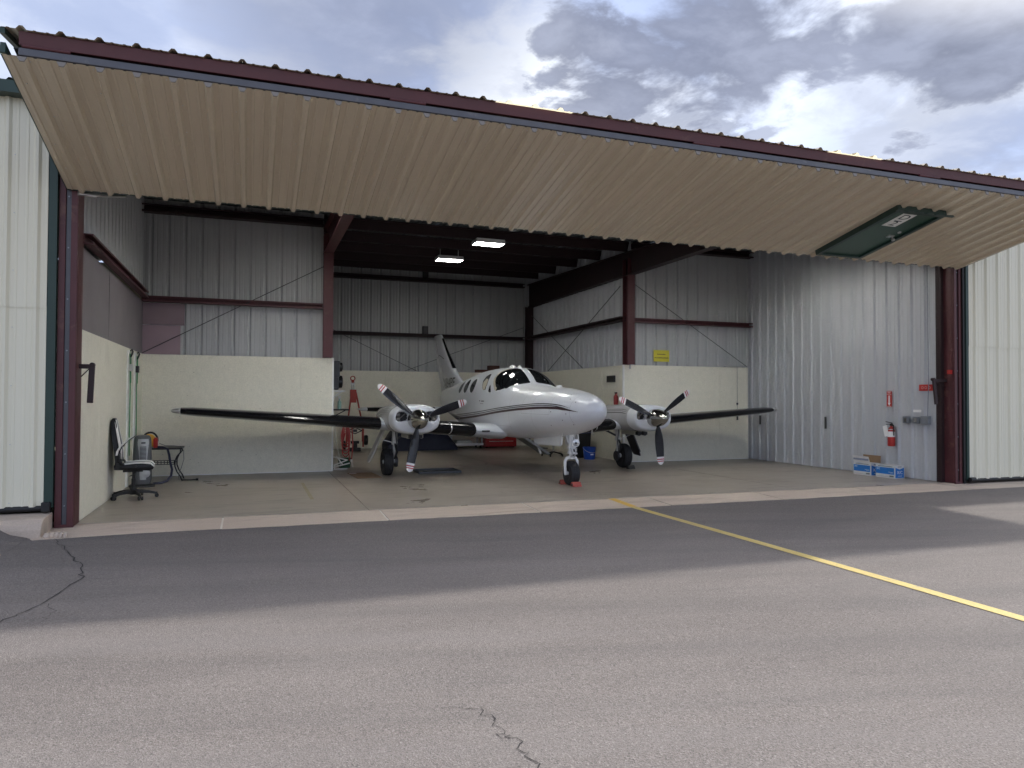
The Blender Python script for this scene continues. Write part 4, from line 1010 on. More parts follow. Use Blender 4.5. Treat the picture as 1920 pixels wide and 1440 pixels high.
for side, ang in ((-1, R(19.4)), (1, R(35))):
    ex = side*2.50; y0 = PROPY+.135
    NB = Body(NROWS, y0, ex)
    mb = MB(); NB.loft([0, .004, .012, .025, .05, .09, .14, .2, .28], 64, mb, 0, False, False)
    # front face with two inset air intakes
    nr, na = 30, 64; face = []
    def infac(x, z):
        best = 9
        for sx in (-1, 1):
            q = (abs((x-sx*.268)/.118)**3 + abs((z-.045)/.090)**3)**(1/3); best = min(best, q)
        return best
    ring0 = [NB.at(0, 2*math.pi*k/na) for k in range(na)]; b0 = len(mb.v)
    pushed = []
    for i in range(nr+1):
        t = 1-i/nr
        for k in range(na):
            p = ring0[k]; x = (p.x-ex)*t; z = (p.z-NZ)*t; q = infac(x, z)
            dep = -.035*(1-t**2)
            ins = max(0, min(1, (1.06-q)/.12)); ins = ins*ins*(3-2*ins)
            mb.v.append((ex+x, y0+dep+.16*ins, NZ+z)); pushed.append(ins)
    for i in range(nr):
        for k in range(na):
            k2 = (k+1) % na; f = (b0+i*na+k, b0+i*na+k2, b0+(i+1)*na+k2, b0+(i+1)*na+k)
            mb.f.append(f); mb.m.append(1 if min(pushed[j-b0] for j in f) > .45 else 0)
    en = pp('engine_nacelle', mb, [M_PLANE, M_BLACK], smooth=2)
    mb = MB(); NB.loft([.283, .35, .5, .7, .9, 1.2, 1.6, 2.0, 2.4, 2.8, 3.1, 3.35, 3.55, 3.65], 48, mb, 0, False, True); obj('cowling', mb, M_PLANE if False else mat('cowl_silver_white', (.50, .505, .52), .26, coat=.4, col2=(.46, .465, .48), nscale=2.5), en, smooth=2)
    mb = MB()
    for sx in (-1, 1):
        for dz in (-.035, .05):
            mb.lathe([(0, .03), (.03, .042), (.06, .042), (.07, .03), (.1, .03)], (ex+sx*.30, y0+.06, NZ+.03+dz), (sx, .2, 0), 12)
        mb.tube([(ex+sx*.2, y0+.09, NZ+.10), (ex+sx*.30, y0+.085, NZ+.02), (ex+sx*.37, y0+.09, NZ+.09)], .012, 8)
    obj('engine_cylinder', mb, mat('engine_metal', (.22, .215, .20), .45, metal=.7), en, smooth=True)
    for s2 in (-1, 1):
        for (dz, ww) in ((.165, .010), (.135, .010), (.098, .018)):
            mb = MB(); NB.ribbon([(.30, NZ+dz-.02, s2), (.6, NZ+dz, s2), (1.1, NZ+dz-.01, s2), (1.7, NZ+dz-.06, s2), (2.3, NZ+dz-.11, s2)], lambda t, ww=ww: ww*min(1, .3+t*5), .002, mb); obj('stripe', mb, M_STRIPE, en, smooth=2)
    # exhaust stack and cowl flap underneath
    mb = MB(); mb.box(ex-.02, ex+.30, y0+.75, y0+1.35, NZ-.40, NZ-.30); obj('cowl_flap', mb, mat('primer_beige', (.42, .40, .34), .6), en, bevel=.02)
    mb = MB(); mb.cyl((ex+.05, y0+.80, NZ-.355), (ex+.05, y0+.66, NZ-.365), .045, seg=14); mb.cyl((ex+.19, y0+.80, NZ-.355), (ex+.19, y0+.66, NZ-.365), .045, seg=14); mb.box(ex-.0, ex+.27, y0+.70, y0+.80, NZ-.39, NZ-.33); obj('exhaust_pipe', mb, M_BLACK, en, smooth=True)
    pr = build_prop(plane, ang); pr.location = (ex, PROPY, NZ)

# ---- undercarriage
def wheel(parent, c, r, wd_, axis=(1, 0, 0), rimr=.5):
    mb = MB(); h = wd_/2
    mb.lathe([(-h*.72, r*rimr), (-h*.92, r*(rimr+.12)), (-h, r*.76), (-h*.86, r*.92), (-h*.5, r*.985), (-h*.46, r*.972), (-h*.38, r*.972), (-h*.34, r), (-h*.06, r), (-h*.03, r*.985), (h*.03, r*.985), (h*.06, r), (h*.34, r), (h*.38, r*.972), (h*.46, r*.972), (h*.5, r*.985), (h*.86, r*.92), (h, r*.76), (h*.92, r*(rimr+.12)), (h*.72, r*rimr)], c, axis, 36)
    obj('tyre', mb, M_TYRE, parent, smooth=True)
    mb = MB(); mb.lathe([(-h*.70, r*rimr*1.01), (-h*.62, r*rimr*.85), (-h*.45, r*rimr*.7), (-h*.5, r*.16), (-h*.85, r*.14), (-h*.86, .001), (h*.86, .001), (h*.85, r*.14), (h*.5, r*.16), (h*.45, r*rimr*.7), (h*.62, r*rimr*.85), (h*.70, r*rimr*1.01)], c, axis, 28, caps=False)
    for k in range(6):
        a = 2*math.pi*k/6
        for sg in (-1, 1): mb.cyl((c[0]+sg*h*.5, c[1]+r*rimr*.42*math.cos(a), c[2]+r*rimr*.42*math.sin(a)), (c[0]+sg*h*.60, c[1]+r*rimr*.42*math.cos(a), c[2]+r*rimr*.42*math.sin(a)), .012, seg=8)
    obj('wheel_rim', mb, M_WHITE, parent, smooth=True)
ng = node('nose_gear', plane)
gx, gy, gr = .055, 11.95-PY, .220
wheel(ng, (gx, gy, gr), gr, .185)
mb = MB()
mb.tube([(gx, gy+.04, .97), (gx, gy+.03, .86)], [.075, .062], 16)
mb.tube([(gx, gy+.03, .90), (gx, gy+.02, .60)], .046, 16)
mb.tube([(gx, gy+.02, .62), (gx, gy+.01, .50)], .032, 16)
mb.box(gx-.062, gx+.062, gy-.045, gy+.065, .655, .69); mb.box(gx-.055, gx+.055, gy-.04, gy+.06, .565, .60)
obj('strut', mb, M_WHITE, ng, smooth=True)
mb = MB()
for sx in (-1, 1):
    mb.tube([(gx+sx*.02, gy+.01, .505), (gx+sx*.085, gy+.01, .49), (gx+sx*.118, gy+.01, .44), (gx+sx*.122, gy, .33), (gx+sx*.112, gy, .22)], [.03, .03, .028, .025, .03], 10)
    mb.cyl((gx+sx*.098, gy, .22), (gx+sx*.128, gy, .22), .036, seg=14)
mb.cyl((gx, gy+.01, .47), (gx, gy+.01, .53), .05, seg=16)
obj('fork', mb, M_WHITE, ng, smooth=True)
mb = MB()
for sx in (-1, 1):
    mb.bar((gx+sx*.045, gy-.05, .67), (gx+sx*.03, gy-.14, .58), .014, .03); mb.bar((gx+sx*.03, gy-.14, .58), (gx+sx*.035, gy-.04, .51), .014, .03)
    mb.bar((gx+sx*.10, gy+.05, .95), (gx+sx*.045, gy+.02, .76), .022, .03)
mb.cyl((gx-.05, gy-.14, .58), (gx+.05, gy-.14, .58), .014, seg=8)
mb.tube([(gx+.06, gy+.03, .68), (gx+.11, gy+.02, .66), (gx+.10, gy+.02, .60)], .012, 8)
obj('torque_link', mb, mat('pale_grey_paint', (.58, .58, .57), .4), ng)
mb = MB(); lc_ = (gx+.035, gy-.10, .765); mb.lathe([(.07, .03), (.03, .062), (0, .075), (-.012, .075), (-.016, .066)], lc_, (0, 1, 0), 22); ll = obj('landing_light', mb, M_WHITE, ng, smooth=True)
mb = MB(); mb.lathe([(-.014, .064), (-.021, .045), (-.024, .001)], lc_, (0, 1, 0), 22); obj('light_lens', mb, mat('lens_glass', (.55, .56, .56), .08, metal=.6), ll, smooth=True)
mb = MB(); mb.lathe([(-.024, .022), (-.028, .02), (-.03, .001)], lc_, (0, 1, 0), 14); obj('lamp_bulb', mb, M_DARKMETAL, ll)
for sx, ya, yb in ((-1, .02, 1.35), (1, .02, .60)):
    mb = MB(); xx = gx-.01+sx*.17
    mb.rings([[(xx-.012, gy+y, zb), (xx+.012, gy+y, zb), (xx+.012+sx*-.02, gy+y, zt), (xx-.012+sx*-.02, gy+y, zt)] for y, zb, zt in ((ya, .735, .93), (ya+.05, .700, .93), (yb-.08, .665, .88), (yb, .70, .88))])
    obj('gear_door', mb, M_WHITE, ng, bevel=.004)
for side in (-1, 1):
    mg = node('main_gear', plane); mx = 2.60 if side > 0 else -2.78; my = 14.64-PY; r = .275
    wheel(mg, (mx, my, r), r, .20, rimr=.46)
    sxi = mx - side*.15
    mb = MB(); mb.tube([(sxi-side*.01, my, 1.00), (sxi, my, .68)], [.06, .055], 14); mb.tube([(sxi, my, .70), (sxi, my, r)], .034, 12); mb.cyl((sxi-side*.03, my, r), (mx+side*.06, my, r), .035, seg=12)
    mb.box(sxi-.05, sxi+.05, my-.06, my+.05, .62, .68); mb.box(sxi-.05, sxi+.05, my-.06, my+.05, r-.03, r+.06)
    obj('strut', mb, mat('pale_grey_paint', (.58, .58, .57), .4), mg, smooth=True)
    mb = MB(); mb.bar((sxi, my-.05, .64), (sxi-side*.01, my-.20, .48), .035, .02); mb.bar((sxi-side*.01, my-.20, .48), (sxi, my-.05, r+.06), .035, .02)
    mb.bar((sxi-side*.02, my, .72), (sxi-side*.45, my, .92), .03, .04); mb.tube([(sxi, my-.05, .9), (sxi-side*.04, my-.07, .6), (sxi, my-.05, .36)], .010, 8)
    mb.cyl((sxi-side*.005, my+.0, r), (sxi-side*.055, my, r), .11, seg=18)
    obj('torque_link', mb, M_DARKMETAL, mg)
    # leg door hanging outboard
    hx = mx+side*.08
    mb = MB(); a = Vector((hx, my, .935)); b = Vector((hx+side*.30, my, .27)); d = (b-a); nrm_ = Vector((d.z, 0, -d.x)).normalized()*.012
    yy0, yy1 = -.17, .20
    def Q(t, y, s_): p = a + d*t + nrm_*s_; return (p.x, my+y, p.z)
    poly = [(0, yy0), (.85, yy0), (.88, yy0+.05), (1.0, yy0+.07), (.97, yy1-.03), (.88, yy1), (0, yy1)]
    mb.rings([[Q(t, y, -1) for t, y in poly], [Q(t, y, 1) for t, y in poly]]); obj('gear_door', mb, mat('door_inner_grey', (.40, .40, .38), .5) if side < 0 else M_DARKMETAL, mg)
    mb = MB(); mb.bar((sxi+side*.04, my-.02, .66), (hx+side*.09, my-.02, .74), .012, .012); obj('door_rod', mb, M_STEEL, mg)
# ---- airstair on the far side
st_ = node('airstair', plane)
a = Vector((.78, 3.0, .80)); b = Vector((1.78, 3.0, .16))
mb = MB(); d = (b-a).normalized(); up2 = Vector((-d.z, 0, d.x))
P0 = [a, b]
for y0_ in (0, .67):
    mb = MB(); mb.bar(a+Vector((0, y0_+.025, 0)), b+Vector((0, y0_+.025, 0)), .05, .05); obj('stair_rail', mb, M_PLANEGREY, st_)
mb = MB(); mb.bar(a+Vector((0, .36, -.02)), b+Vector((0, .36, -.02)), .70, .03); obj('stair_skin', mb, mat('stair_grey', (.30, .31, .31), .5), st_)
for t in (.35, .62, .88):
    p = a+(b-a)*t; mb = MB(); mb.box(p.x-.12, p.x+.10, p.y+.05, p.y+.67, p.z+.05, p.z+.075); obj('tread', mb, M_DARKMETAL, st_)
mb = MB(); mb.bar((1.55, 3.03, .17), (1.45, 3.03, .44), .03, .05); obj('stair_link', mb, M_WHITE, st_)

# ================================================================== LOOSE THINGS
# ---- lit ceiling fixtures
for lx, ly, rz, lab in ((.9, 11.6, R(90), 'lit ceiling light just inside the door above the left bay'), (3.4, 11.6, R(90), 'lit ceiling light just inside the door before the left propeller'), (6.9, 11.6, R(90), 'lit ceiling light just inside the door before the right propeller'), (10.5, 11.6, R(90), 'lit ceiling light just inside the door above the right bay'), (.9, 12.75, R(90), 'lit ceiling light of the front row above the left wing tip'), (3.4, 12.75, R(90), 'lit ceiling light of the front row above the left propeller'), (6.9, 12.75, R(90), 'lit ceiling light of the front row above the right propeller'), (10.5, 12.75, R(90), 'lit ceiling light of the front row above the right wing'), (5.18, 16.05, 0.02, 'lit ceiling light nearer the open door edge'), (4.98, 18.85, .0, 'lit ceiling light farther back in the tail bay')):
    z = ROOF_Z(ly)-.26
    t = thing('ceiling_light', lab, 'ceiling light', (lx, ly, z), rz, 'lit ceiling lights in the hangar')
    mb = MB(); mb.box(-.34, .34, -.20, .20, 0, .035); mb.prism([(-.20, 0), (-.16, -.0), (-.0, .0)], 0, -.3, .3) if False else None
    dp = -.06 if ly > 15 else -.15               # unseen front fixtures: sides deepened to keep light off the upper walls
    mb.box(-.34, .34, -.205, -.19, dp, 0); mb.box(-.34, .34, .19, .205, dp, 0); mb.box(-.35, -.34, -.205, .205, dp, 0); mb.box(.34, .35, -.205, .205, dp, 0)
    mb.cyl((-.25, 0, .03), (-.25, 0, .24), .008, seg=6); mb.cyl((.25, 0, .03), (.25, 0, .24), .008, seg=6)
    obj('reflector', mb, M_WHITE, t)
    for y in (-.13, -.045, .045, .13):
        mb = MB(); mb.cyl((-.31, y, -.022), (.31, y, -.022), .018, seg=10); obj('tube', mb, M_LIGHTTUBE, t)

# ---- swivel chair
ch = thing('swivel_chair', 'black and white racing style swivel chair against the left wall', 'chair', (-1.685, 12.50, 0), R(-90+5))
# local: chair faces local +y after rotation -> world +x ; x is its width
mb = MB()
for k in range(5):
    a = 2*math.pi*k/5 + R(20); c, s_ = math.cos(a), math.sin(a)
    rs = []
    for r_, zt, wv, hh in ((.03, .135, .05, .07), (.12, .13, .045, .055), (.22, .112, .036, .042), (.31, .085, .028, .034), (.335, .075, .026, .03)):
        px, py = c*r_, s_*r_; qx, qy = -s_*wv/2, c*wv/2
        rs.append([(px-qx, py-qy, zt-hh), (px+qx, py+qy, zt-hh), (px+qx*.75, py+qy*.75, zt), (px-qx*.75, py-qy*.75, zt)])
    mb.rings(rs)
mb.cyl((0, 0, .06), (0, 0, .16), .05, seg=16); obj('star_base', mb, M_BLACK, ch, bevel=.005)
for k in range(5):
    a = 2*math.pi*k/5 + R(20); p = Vector((math.cos(a)*.325, math.sin(a)*.325, .029)); q = Vector((-math.sin(a), math.cos(a), 0)); mb = MB()
    for sg in (-1, 1): mb.cyl(p+q*sg*.012, p+q*sg*.032, .029, seg=14)
    mb.cyl(p+Vector((0, 0, .0)), p+Vector((0, 0, .055)), .011, seg=8); mb.box(p.x-.02, p.x+.02, p.y-.02, p.y+.02, .045, .06)
    obj('caster', mb, M_BLACK, ch)
mb = MB(); mb.cyl((0, 0, .15), (0, 0, .30), .030, seg=14); mb.cyl((0, 0, .28), (0, 0, .43), .020, seg=12); mb.box(-.10, .10, -.14, .13, .41, .445); mb.tube([(.08, .05, .42), (.30, .02, .39), (.33, -.04, .37)], .007, 6); obj('gas_column', mb, M_BLACK, ch)
def cushion(prof, xw, m, nm, parent, mtx=None, bevel=.02, ins=.0):
    mb = MB(); mb.prism(prof, 0, -xw, xw)
    return obj(nm, mb, m, parent, smooth=True, bevel=bevel)
seat_p = [(-.25, .455), (.10, .445), (.22, .435), (.28, .455), (.29, .50), (.24, .545), (.08, .545), (-.12, .530), (-.26, .535)]
cushion(seat_p, .235, M_VINYLB, 'seat', ch, bevel=.022)
for sx in (-1, 1):
    mb = MB(); pts = [(-.12, .548), (.02, .56), (.14, .562), (.24, .548), (.292, .50)]
    A = [(sx*.19, y, z) for y, z in pts]; rs = [[(sx*.13, y, z-.012), (sx*.235, y, z-.016), (sx*.235, y, z+.006), (sx*.13, y, z+.004)] for y, z in pts]
    mb.rings(rs); obj('seat_trim', mb, M_VINYLW, ch, smooth=True, bevel=.004)
back_p = [(-.185, .50), (-.150, .58), (-.155, .70), (-.175, .86), (-.205, 1.02), (-.23, 1.16), (-.245, 1.225), (-.285, 1.235), (-.305, 1.20), (-.295, 1.05), (-.275, .88), (-.25, .70), (-.24, .58), (-.245, .50)]
mb = MB()
def bw(z): return .14 if z > 1.2 else (.16 if z > 1.1 else (.20 if z > .95 else (.245 if z > .65 else .23)))
mb.rings([[(s_*bw(z), y, z) for y, z in back_p] for s_ in (-1, -.5, 0, .5, 1)]); obj('backrest', mb, M_VINYLB, ch, smooth=True, bevel=.012)
for sx in (-1, 1):
    mb = MB(); pts = [(-.158, .62), (-.160, .74), (-.182, .88), (-.209, 1.03), (-.227, 1.13), (-.243, 1.21)]
    mb.rings([[(sx*bw(z)*.62, y+.010, z), (sx*bw(z)*1.005, y+.008, z), (sx*bw(z)*1.01, y-.022, z+.005), (sx*bw(z)*.62, y-.02, z+.005)] for y, z in pts]); obj('back_trim', mb, M_VINYLW, ch, smooth=True, bevel=.003)
    mb = MB(); rs = []
    for y, z in ((-.20, .665), (-.19, .73), (-.155, .80), (-.10, .865), (-.03, .915), (.0, .935)):
        rs.append([(sx*.262, y-.002, z), (sx*.318, y-.002, z), (sx*.318, y+.028, z+.030), (sx*.262, y+.028, z+.030)])
    ar = obj('armrest', (lambda m_: (m_.rings(rs), m_)[1])(MB()), M_VINYLB, ch, bevel=.006, smooth=True)
    mb = MB(); mb.rings([[(a[0], a[1]-.026, a[2]+.014), (b[0], b[1]-.026, b[2]+.014), (b[0], b[1]+.004, b[2]+.020), (a[0], a[1]+.004, a[2]+.020)] for a, b, c, d in rs]); obj('arm_pad', mb, M_VINYLW, ar, smooth=True, bevel=.004)
    mb = MB(); mb.tube([(sx*.26, -.19, .70), (sx*.255, -.18, .60), (sx*.25, -.12, .53)], .017, 10); obj('arm_bracket', mb, M_BLACK, ar)
mb = MB(); mb.cyl((-.26, -.20, .53), (.26, -.20, .53), .03, seg=14); mb.box(-.24, .24, -.25, -.18, .46, .50); mb.cyl((.236, .04, .50), (.25, .04, .50), .02, seg=12); mb.cyl((-.25, .04, .50), (-.236, .04, .50), .02, seg=12); obj('hinge', mb, M_BLACK, ch)

# ---- tower fan heater
th_ = thing('tower_heater', 'silver and black tower heater standing behind the swivel chair', 'heater', (-1.76, 14.05, 0), R(14))
mb = MB(); 
def rect(hx, hy, z, yo=0): return [(hx*math.copysign(abs(math.cos(a))**.5, math.cos(a)), yo+hy*math.copysign(abs(math.sin(a))**.5, math.sin(a)), z) for a in (2*math.pi*k/24 for k in range(24))]
mb.rings([rect(.20, .15, .0), rect(.20, .15, .02), rect(.19, .14, .035), rect(.12, .10, .05)]); obj('base', mb, M_BLACK, th_, smooth=True)
mb = MB(); mb.rings([rect(.125, .11, .05), rect(.150, .115, .14), rect(.145, .11, .5), rect(.135, .10, .80), rect(.125, .09, .86), rect(.10, .07, .89), rect(.03, .03, .90)]); hb = obj('housing', mb, mat('heater_dark_grey', (.09, .095, .10), .4), th_, smooth=True)
mb = MB(); fx = lambda z: -.118+.012*(z-.2)
mb.rings([[(-.10*k, -.105-.018*(1-(q/4)**2), z) if False else (.10*(q/4)*k, -.098-.022*(1-(q/4)**2)+.006*(z-.1), z) for q in range(-4, 5)] for z, k in ((.13, .9), (.2, 1.0), (.5, .98), (.78, .92), (.83, .8))], 0, False, False, False); obj('front_panel', mb, M_SILVER, th_, smooth=True)
mb = MB()
for k in range(16):
    z = .36+k*.022; mb.box(-.055, .045, -.126+.006*z, -.117+.006*z, z, z+.010)
obj('grille', mb, M_BLACK, th_)
mb = MB(); mb.box(-.035, .03, -.125, -.116, .755, .775); obj('display', mb, M_BLACKGLOSS, th_)
mb = MB(); mb.lathe([(0, .075), (.02, .07), (.026, .001)], (.04, -.098, .235), (0, -1, 0), 20); obj('control_dial', mb, M_SILVER, th_, smooth=True)

# ---- side table with curved iron legs
tb = thing('side_table', 'low black table with curved iron legs in the left corner', 'table', (-1.55, 15.05, 0))
mb = MB(); mb.box(-.36, .36, -.26, .28, .585, .62); obj('tabletop', mb, mat('black_wood', (.022, .020, .020), .35), tb, bevel=.008)
for sx in (-1, 1):
    for sy in (-1, 1):
        cv = [(.33, .585), (.325, .53), (.27, .46), (.235, .37), (.235, .27), (.27, .17), (.33, .08), (.36, .0)]
        mb = MB(); mb.rings([[(sx*x-.011, sy*.20-.018, z), (sx*x+.011, sy*.20-.018, z), (sx*x+.011, sy*.20+.018, z), (sx*x-.011, sy*.20+.018, z)] for x, z in reversed(cv)]); obj('leg', mb, M_BLACK, tb, smooth=True)
mb = MB()
for z in (.31, .345, .38): mb.box(-.235, .235, -.208, -.196, z-.006, z+.006)
for k in range(9): mb.box(-.225+k*.055, -.213+k*.055, -.207, -.197, .305, .385)
for sx in (-1, 1): mb.box(sx*.235-.006, sx*.235+.006, -.2, .2, .335, .355)
obj('lattice_stretcher', mb, M_BLACK, tb)
mb = MB(); mb.tube([(.36, -.20, .014), (.48, -.22, .012), (.60, -.22, .016)], .010, 8); mb.lathe([(0, .02), (.04, .02)], (.60, -.22, .018), (1, 0, 0), 10); obj('foot_lever', mb, M_BLACK, tb)
# ---- yellow and red tool on the table
yt = thing('hand_buffer', 'yellow round hand tool with black rim and red block on the black table', 'tool', (-1.77, 14.86, .62))
mb = MB(); mb.lathe([(-.045, .115), (-.04, .128), (.04, .128), (.045, .115)], (0, 0, .13), (.55, -1, 0), 26); obj('yellow_pad', mb, M_YELLOW if False else mat('orange_yellow_foam', (.72, .42, .06), .7), yt, smooth=True)
mb = MB(); mb.tube([(.035+.55*.12*math.cos(a)*0+.135*math.cos(a)*.87, -.02+.135*math.cos(a)*.48, .14+.145*math.sin(a)) for a in (R(-10+k*14) for k in range(15))], .018, 8); obj('rim_band', mb, M_BLACK, yt, smooth=True)
mb = MB(); mb.box(.09, .165, -.05, .03, .0, .17); mb.box(.10, .155, -.055, .035, .17, .19); obj('red_block', mb, M_RED, yt, bevel=.012)
# ---- hose and cord
mb = MB(); mb.tube([(-1.60, 14.82, .635), (-1.52, 14.78, .632), (-1.43, 14.72, .60), (-1.40, 14.68, .50), (-1.37, 14.60, .36), (-1.335, 14.55, .24), (-1.345, 14.50, .13), (-1.40, 14.42, .05), (-1.50, 14.36, .022), (-1.62, 14.30, .022)], .021, 12)
tag(obj('vacuum_hose', mb, mat('dark_blue_hose', (.014, .016, .05), .4), smooth=True), 'dark blue hose looping from the black table down to the floor', 'hose')
mb = MB(); mb.tube([(-1.58, 14.84, .70), (-1.48, 14.82, .66), (-1.32, 14.80, .655), (-1.22, 14.80, .64), (-1.165, 14.80, .56), (-1.16, 14.80, .40), (-1.20, 14.80, .25), (-1.25, 14.82, .12), (-1.24, 14.83, .02)], .006, 6)
tag(obj('power_cord', mb, mat('grey_cord', (.14, .14, .13), .5), smooth=True), 'thin grey cord hanging over the right edge of the black table', 'cord')

# ---- tie-down straps and rails on the left wall
for y, lab in ((13.95, 'green tie-down strap with bright ratchet, the nearer of two on the left wall'), (14.72, 'green tie-down strap in the left rear corner, farther from the door')):
    mb = MB(); mb.box(XL+.032, XL+.058, y-.075, y+.09, .02, 2.36); rl = obj('wall_rail', mb, M_WHITETRIM if y < 14.2 else M_WHITE, HN['wall_lining'])
    s_ = thing('ratchet_strap', lab, 'strap', (XL+.062, y, 2.30), 0, 'green straps hanging on the left wall')
    mb = MB(); rnd = random.Random(int(y*10))
    pts = [(0.006+rnd.uniform(0, .008), rnd.uniform(-.006, .006), z) for z in (0, -.25, -.6, -1.0, -1.4, -1.75)]
    mb.rings([[(x, yy-.036, z), (x, yy+.036, z), (x+.006, yy+.036, z), (x+.006, yy-.036, z)] for x, yy, z in pts]); obj('webbing', mb, M_GREENSTRAP, s_)
    mb = MB(); pts = [(0.018, .05+rnd.uniform(-.005, .005), z) for z in (0, -.3, -.5)]
    mb.rings([[(x, yy-.014, z), (x, yy+.014, z), (x+.004, yy+.014, z), (x+.004, yy-.014, z)] for x, yy, z in pts]); obj('loose_end', mb, M_GREENSTRAP, s_)
    mb = MB(); mb.box(-.002, .05, -.05, .05, -.30, -.18); mb.cyl((.03, -.06, -.24), (.03, .06, -.24), .022, seg=10); obj('ratchet', mb, M_STEEL if y < 14.2 else M_DARKMETAL, s_, bevel=.004)
    mb = MB(); mb.tube([(.01, 0, .05), (.035, 0, .07), (.05, 0, .04), (.04, 0, .0), (.015, 0, -.06)], .014, 8); obj('hook', mb, M_BLACK, s_)

# ---- fire extinguisher, its sign, red sign
fe = thing('fire_extinguisher', 'red fire extinguisher with white tag hung on the galvanised wall', 'fire extinguisher', (XR-.10, 11.27, .62))
mb = MB(); mb.lathe([(0, .055), (.012, .068), (.02, .070), (.30, .070), (.34, .064), (.375, .045), (.395, .025), (.42, .02)], (0, 0, 0), (0, 0, 1), 24); obj('cylinder_body', mb, M_RED, fe, smooth=True)
mb = MB(); mb.lathe([(.19, .0712), (.30, .0712)], (0, 0, 0), (0, 0, 1), 24, caps=False); obj('label_band', mb, M_WHITE, fe, smooth=True)
mb = MB(); mb.box(-.02, .02, -.022, .022, .41, .455); mb.bar((0, -.02, .47), (0, .13, .495), .022, .012); mb.bar((0, -.02, .455), (0, .12, .44), .02, .012); mb.tube([(0, -.02, .44), (-.02, -.07, .43), (-.03, -.085, .36), (-.02, -.08, .22)], .011, 8); obj('valve', mb, M_BLACK, fe)
mb = MB(); m_ = Matrix.Translation((-.078, .06, .30)) @ Matrix.Rotation(R(-14), 4, 'X'); mb.box(-.002, .002, -.05, .055, -.10, .12, 0, m_); obj('inspection_tag', mb, M_WHITE, fe)
mb = MB(); mb.box(.05, .098, -.02, .02, .05, .40); mb.lathe([(.335, .072), (.35, .072)], (0, 0, 0), (0, 0, 1), 20, caps=False); obj('wall_bracket', mb, M_STEEL, fe)
sg = thing('extinguisher_sign', 'red sign with white downward arrow above the fire extinguisher', 'sign', (XR-.038, 11.37, 1.58))
mb = MB(); mb.box(-.003, .003, -.062, .062, -.165, .165); obj('sign_plate', mb, M_RED, sg)
mb = MB(); x = -.0045
mb.add([(x, .012, .07), (x, -.012, .07), (x, -.012, -.08), (x, .012, -.08)], [(0, 1, 2, 3)]); mb.add([(x, .035, -.08), (x, -.035, -.08), (x, 0, -.14)], [(0, 1, 2)])
mb.add([(x, .056, .154), (x, -.056, .154), (x, -.056, .148), (x, .056, .148)], [(0, 1, 2, 3)]); mb.add([(x, .056, -.148), (x, -.056, -.148), (x, -.056, -.154), (x, .056, -.154)], [(0, 1, 2, 3)])
mb.add([(x, .022, .07), (x, .017, .07), (x, .017, -.075), (x, .022, -.075)], [(0, 1, 2, 3)]); mb.add([(x, -.017, .07), (x, -.022, .07), (x, -.022, -.075), (x, -.017, -.075)], [(0, 1, 2, 3)])
obj('arrow', mb, M_WHITE, sg)
text('sign_lettering', 'FIRE', .042, M_WHITE, frame((-.0045, 0, .125), (0, -1, 0), (0, 0, 1)), sg, .0005)
text('sign_lettering', 'EXTINGUISHER', .0165, M_WHITE, frame((-.0045, 0, .09), (0, -1, 0), (0, 0, 1)), sg, .0005)
rs_ = thing('red_sign', 'small red sign with white symbols behind the latch arm by the right jamb', 'sign', (XR-.04, 10.50, 1.80))
mb = MB(); mb.box(-.003, .003, -.16, .16, -.062, .062); obj('sign_plate', mb, M_RED, rs_)
mb = MB(); 
for yc in (.085, .01, -.07): mb.lathe([(0, .028), (.001, .028)], (-.0045, yc, 0), (-1, 0, 0), 14); mb.lathe([(0.0012, .017), (.0018, .017)], (-.0045, yc, 0), (-1, 0, 0), 12, 1)
obj('sign_symbol', mb, [mat('faded_pink', (.62, .30, .28), .5), M_RED], rs_)

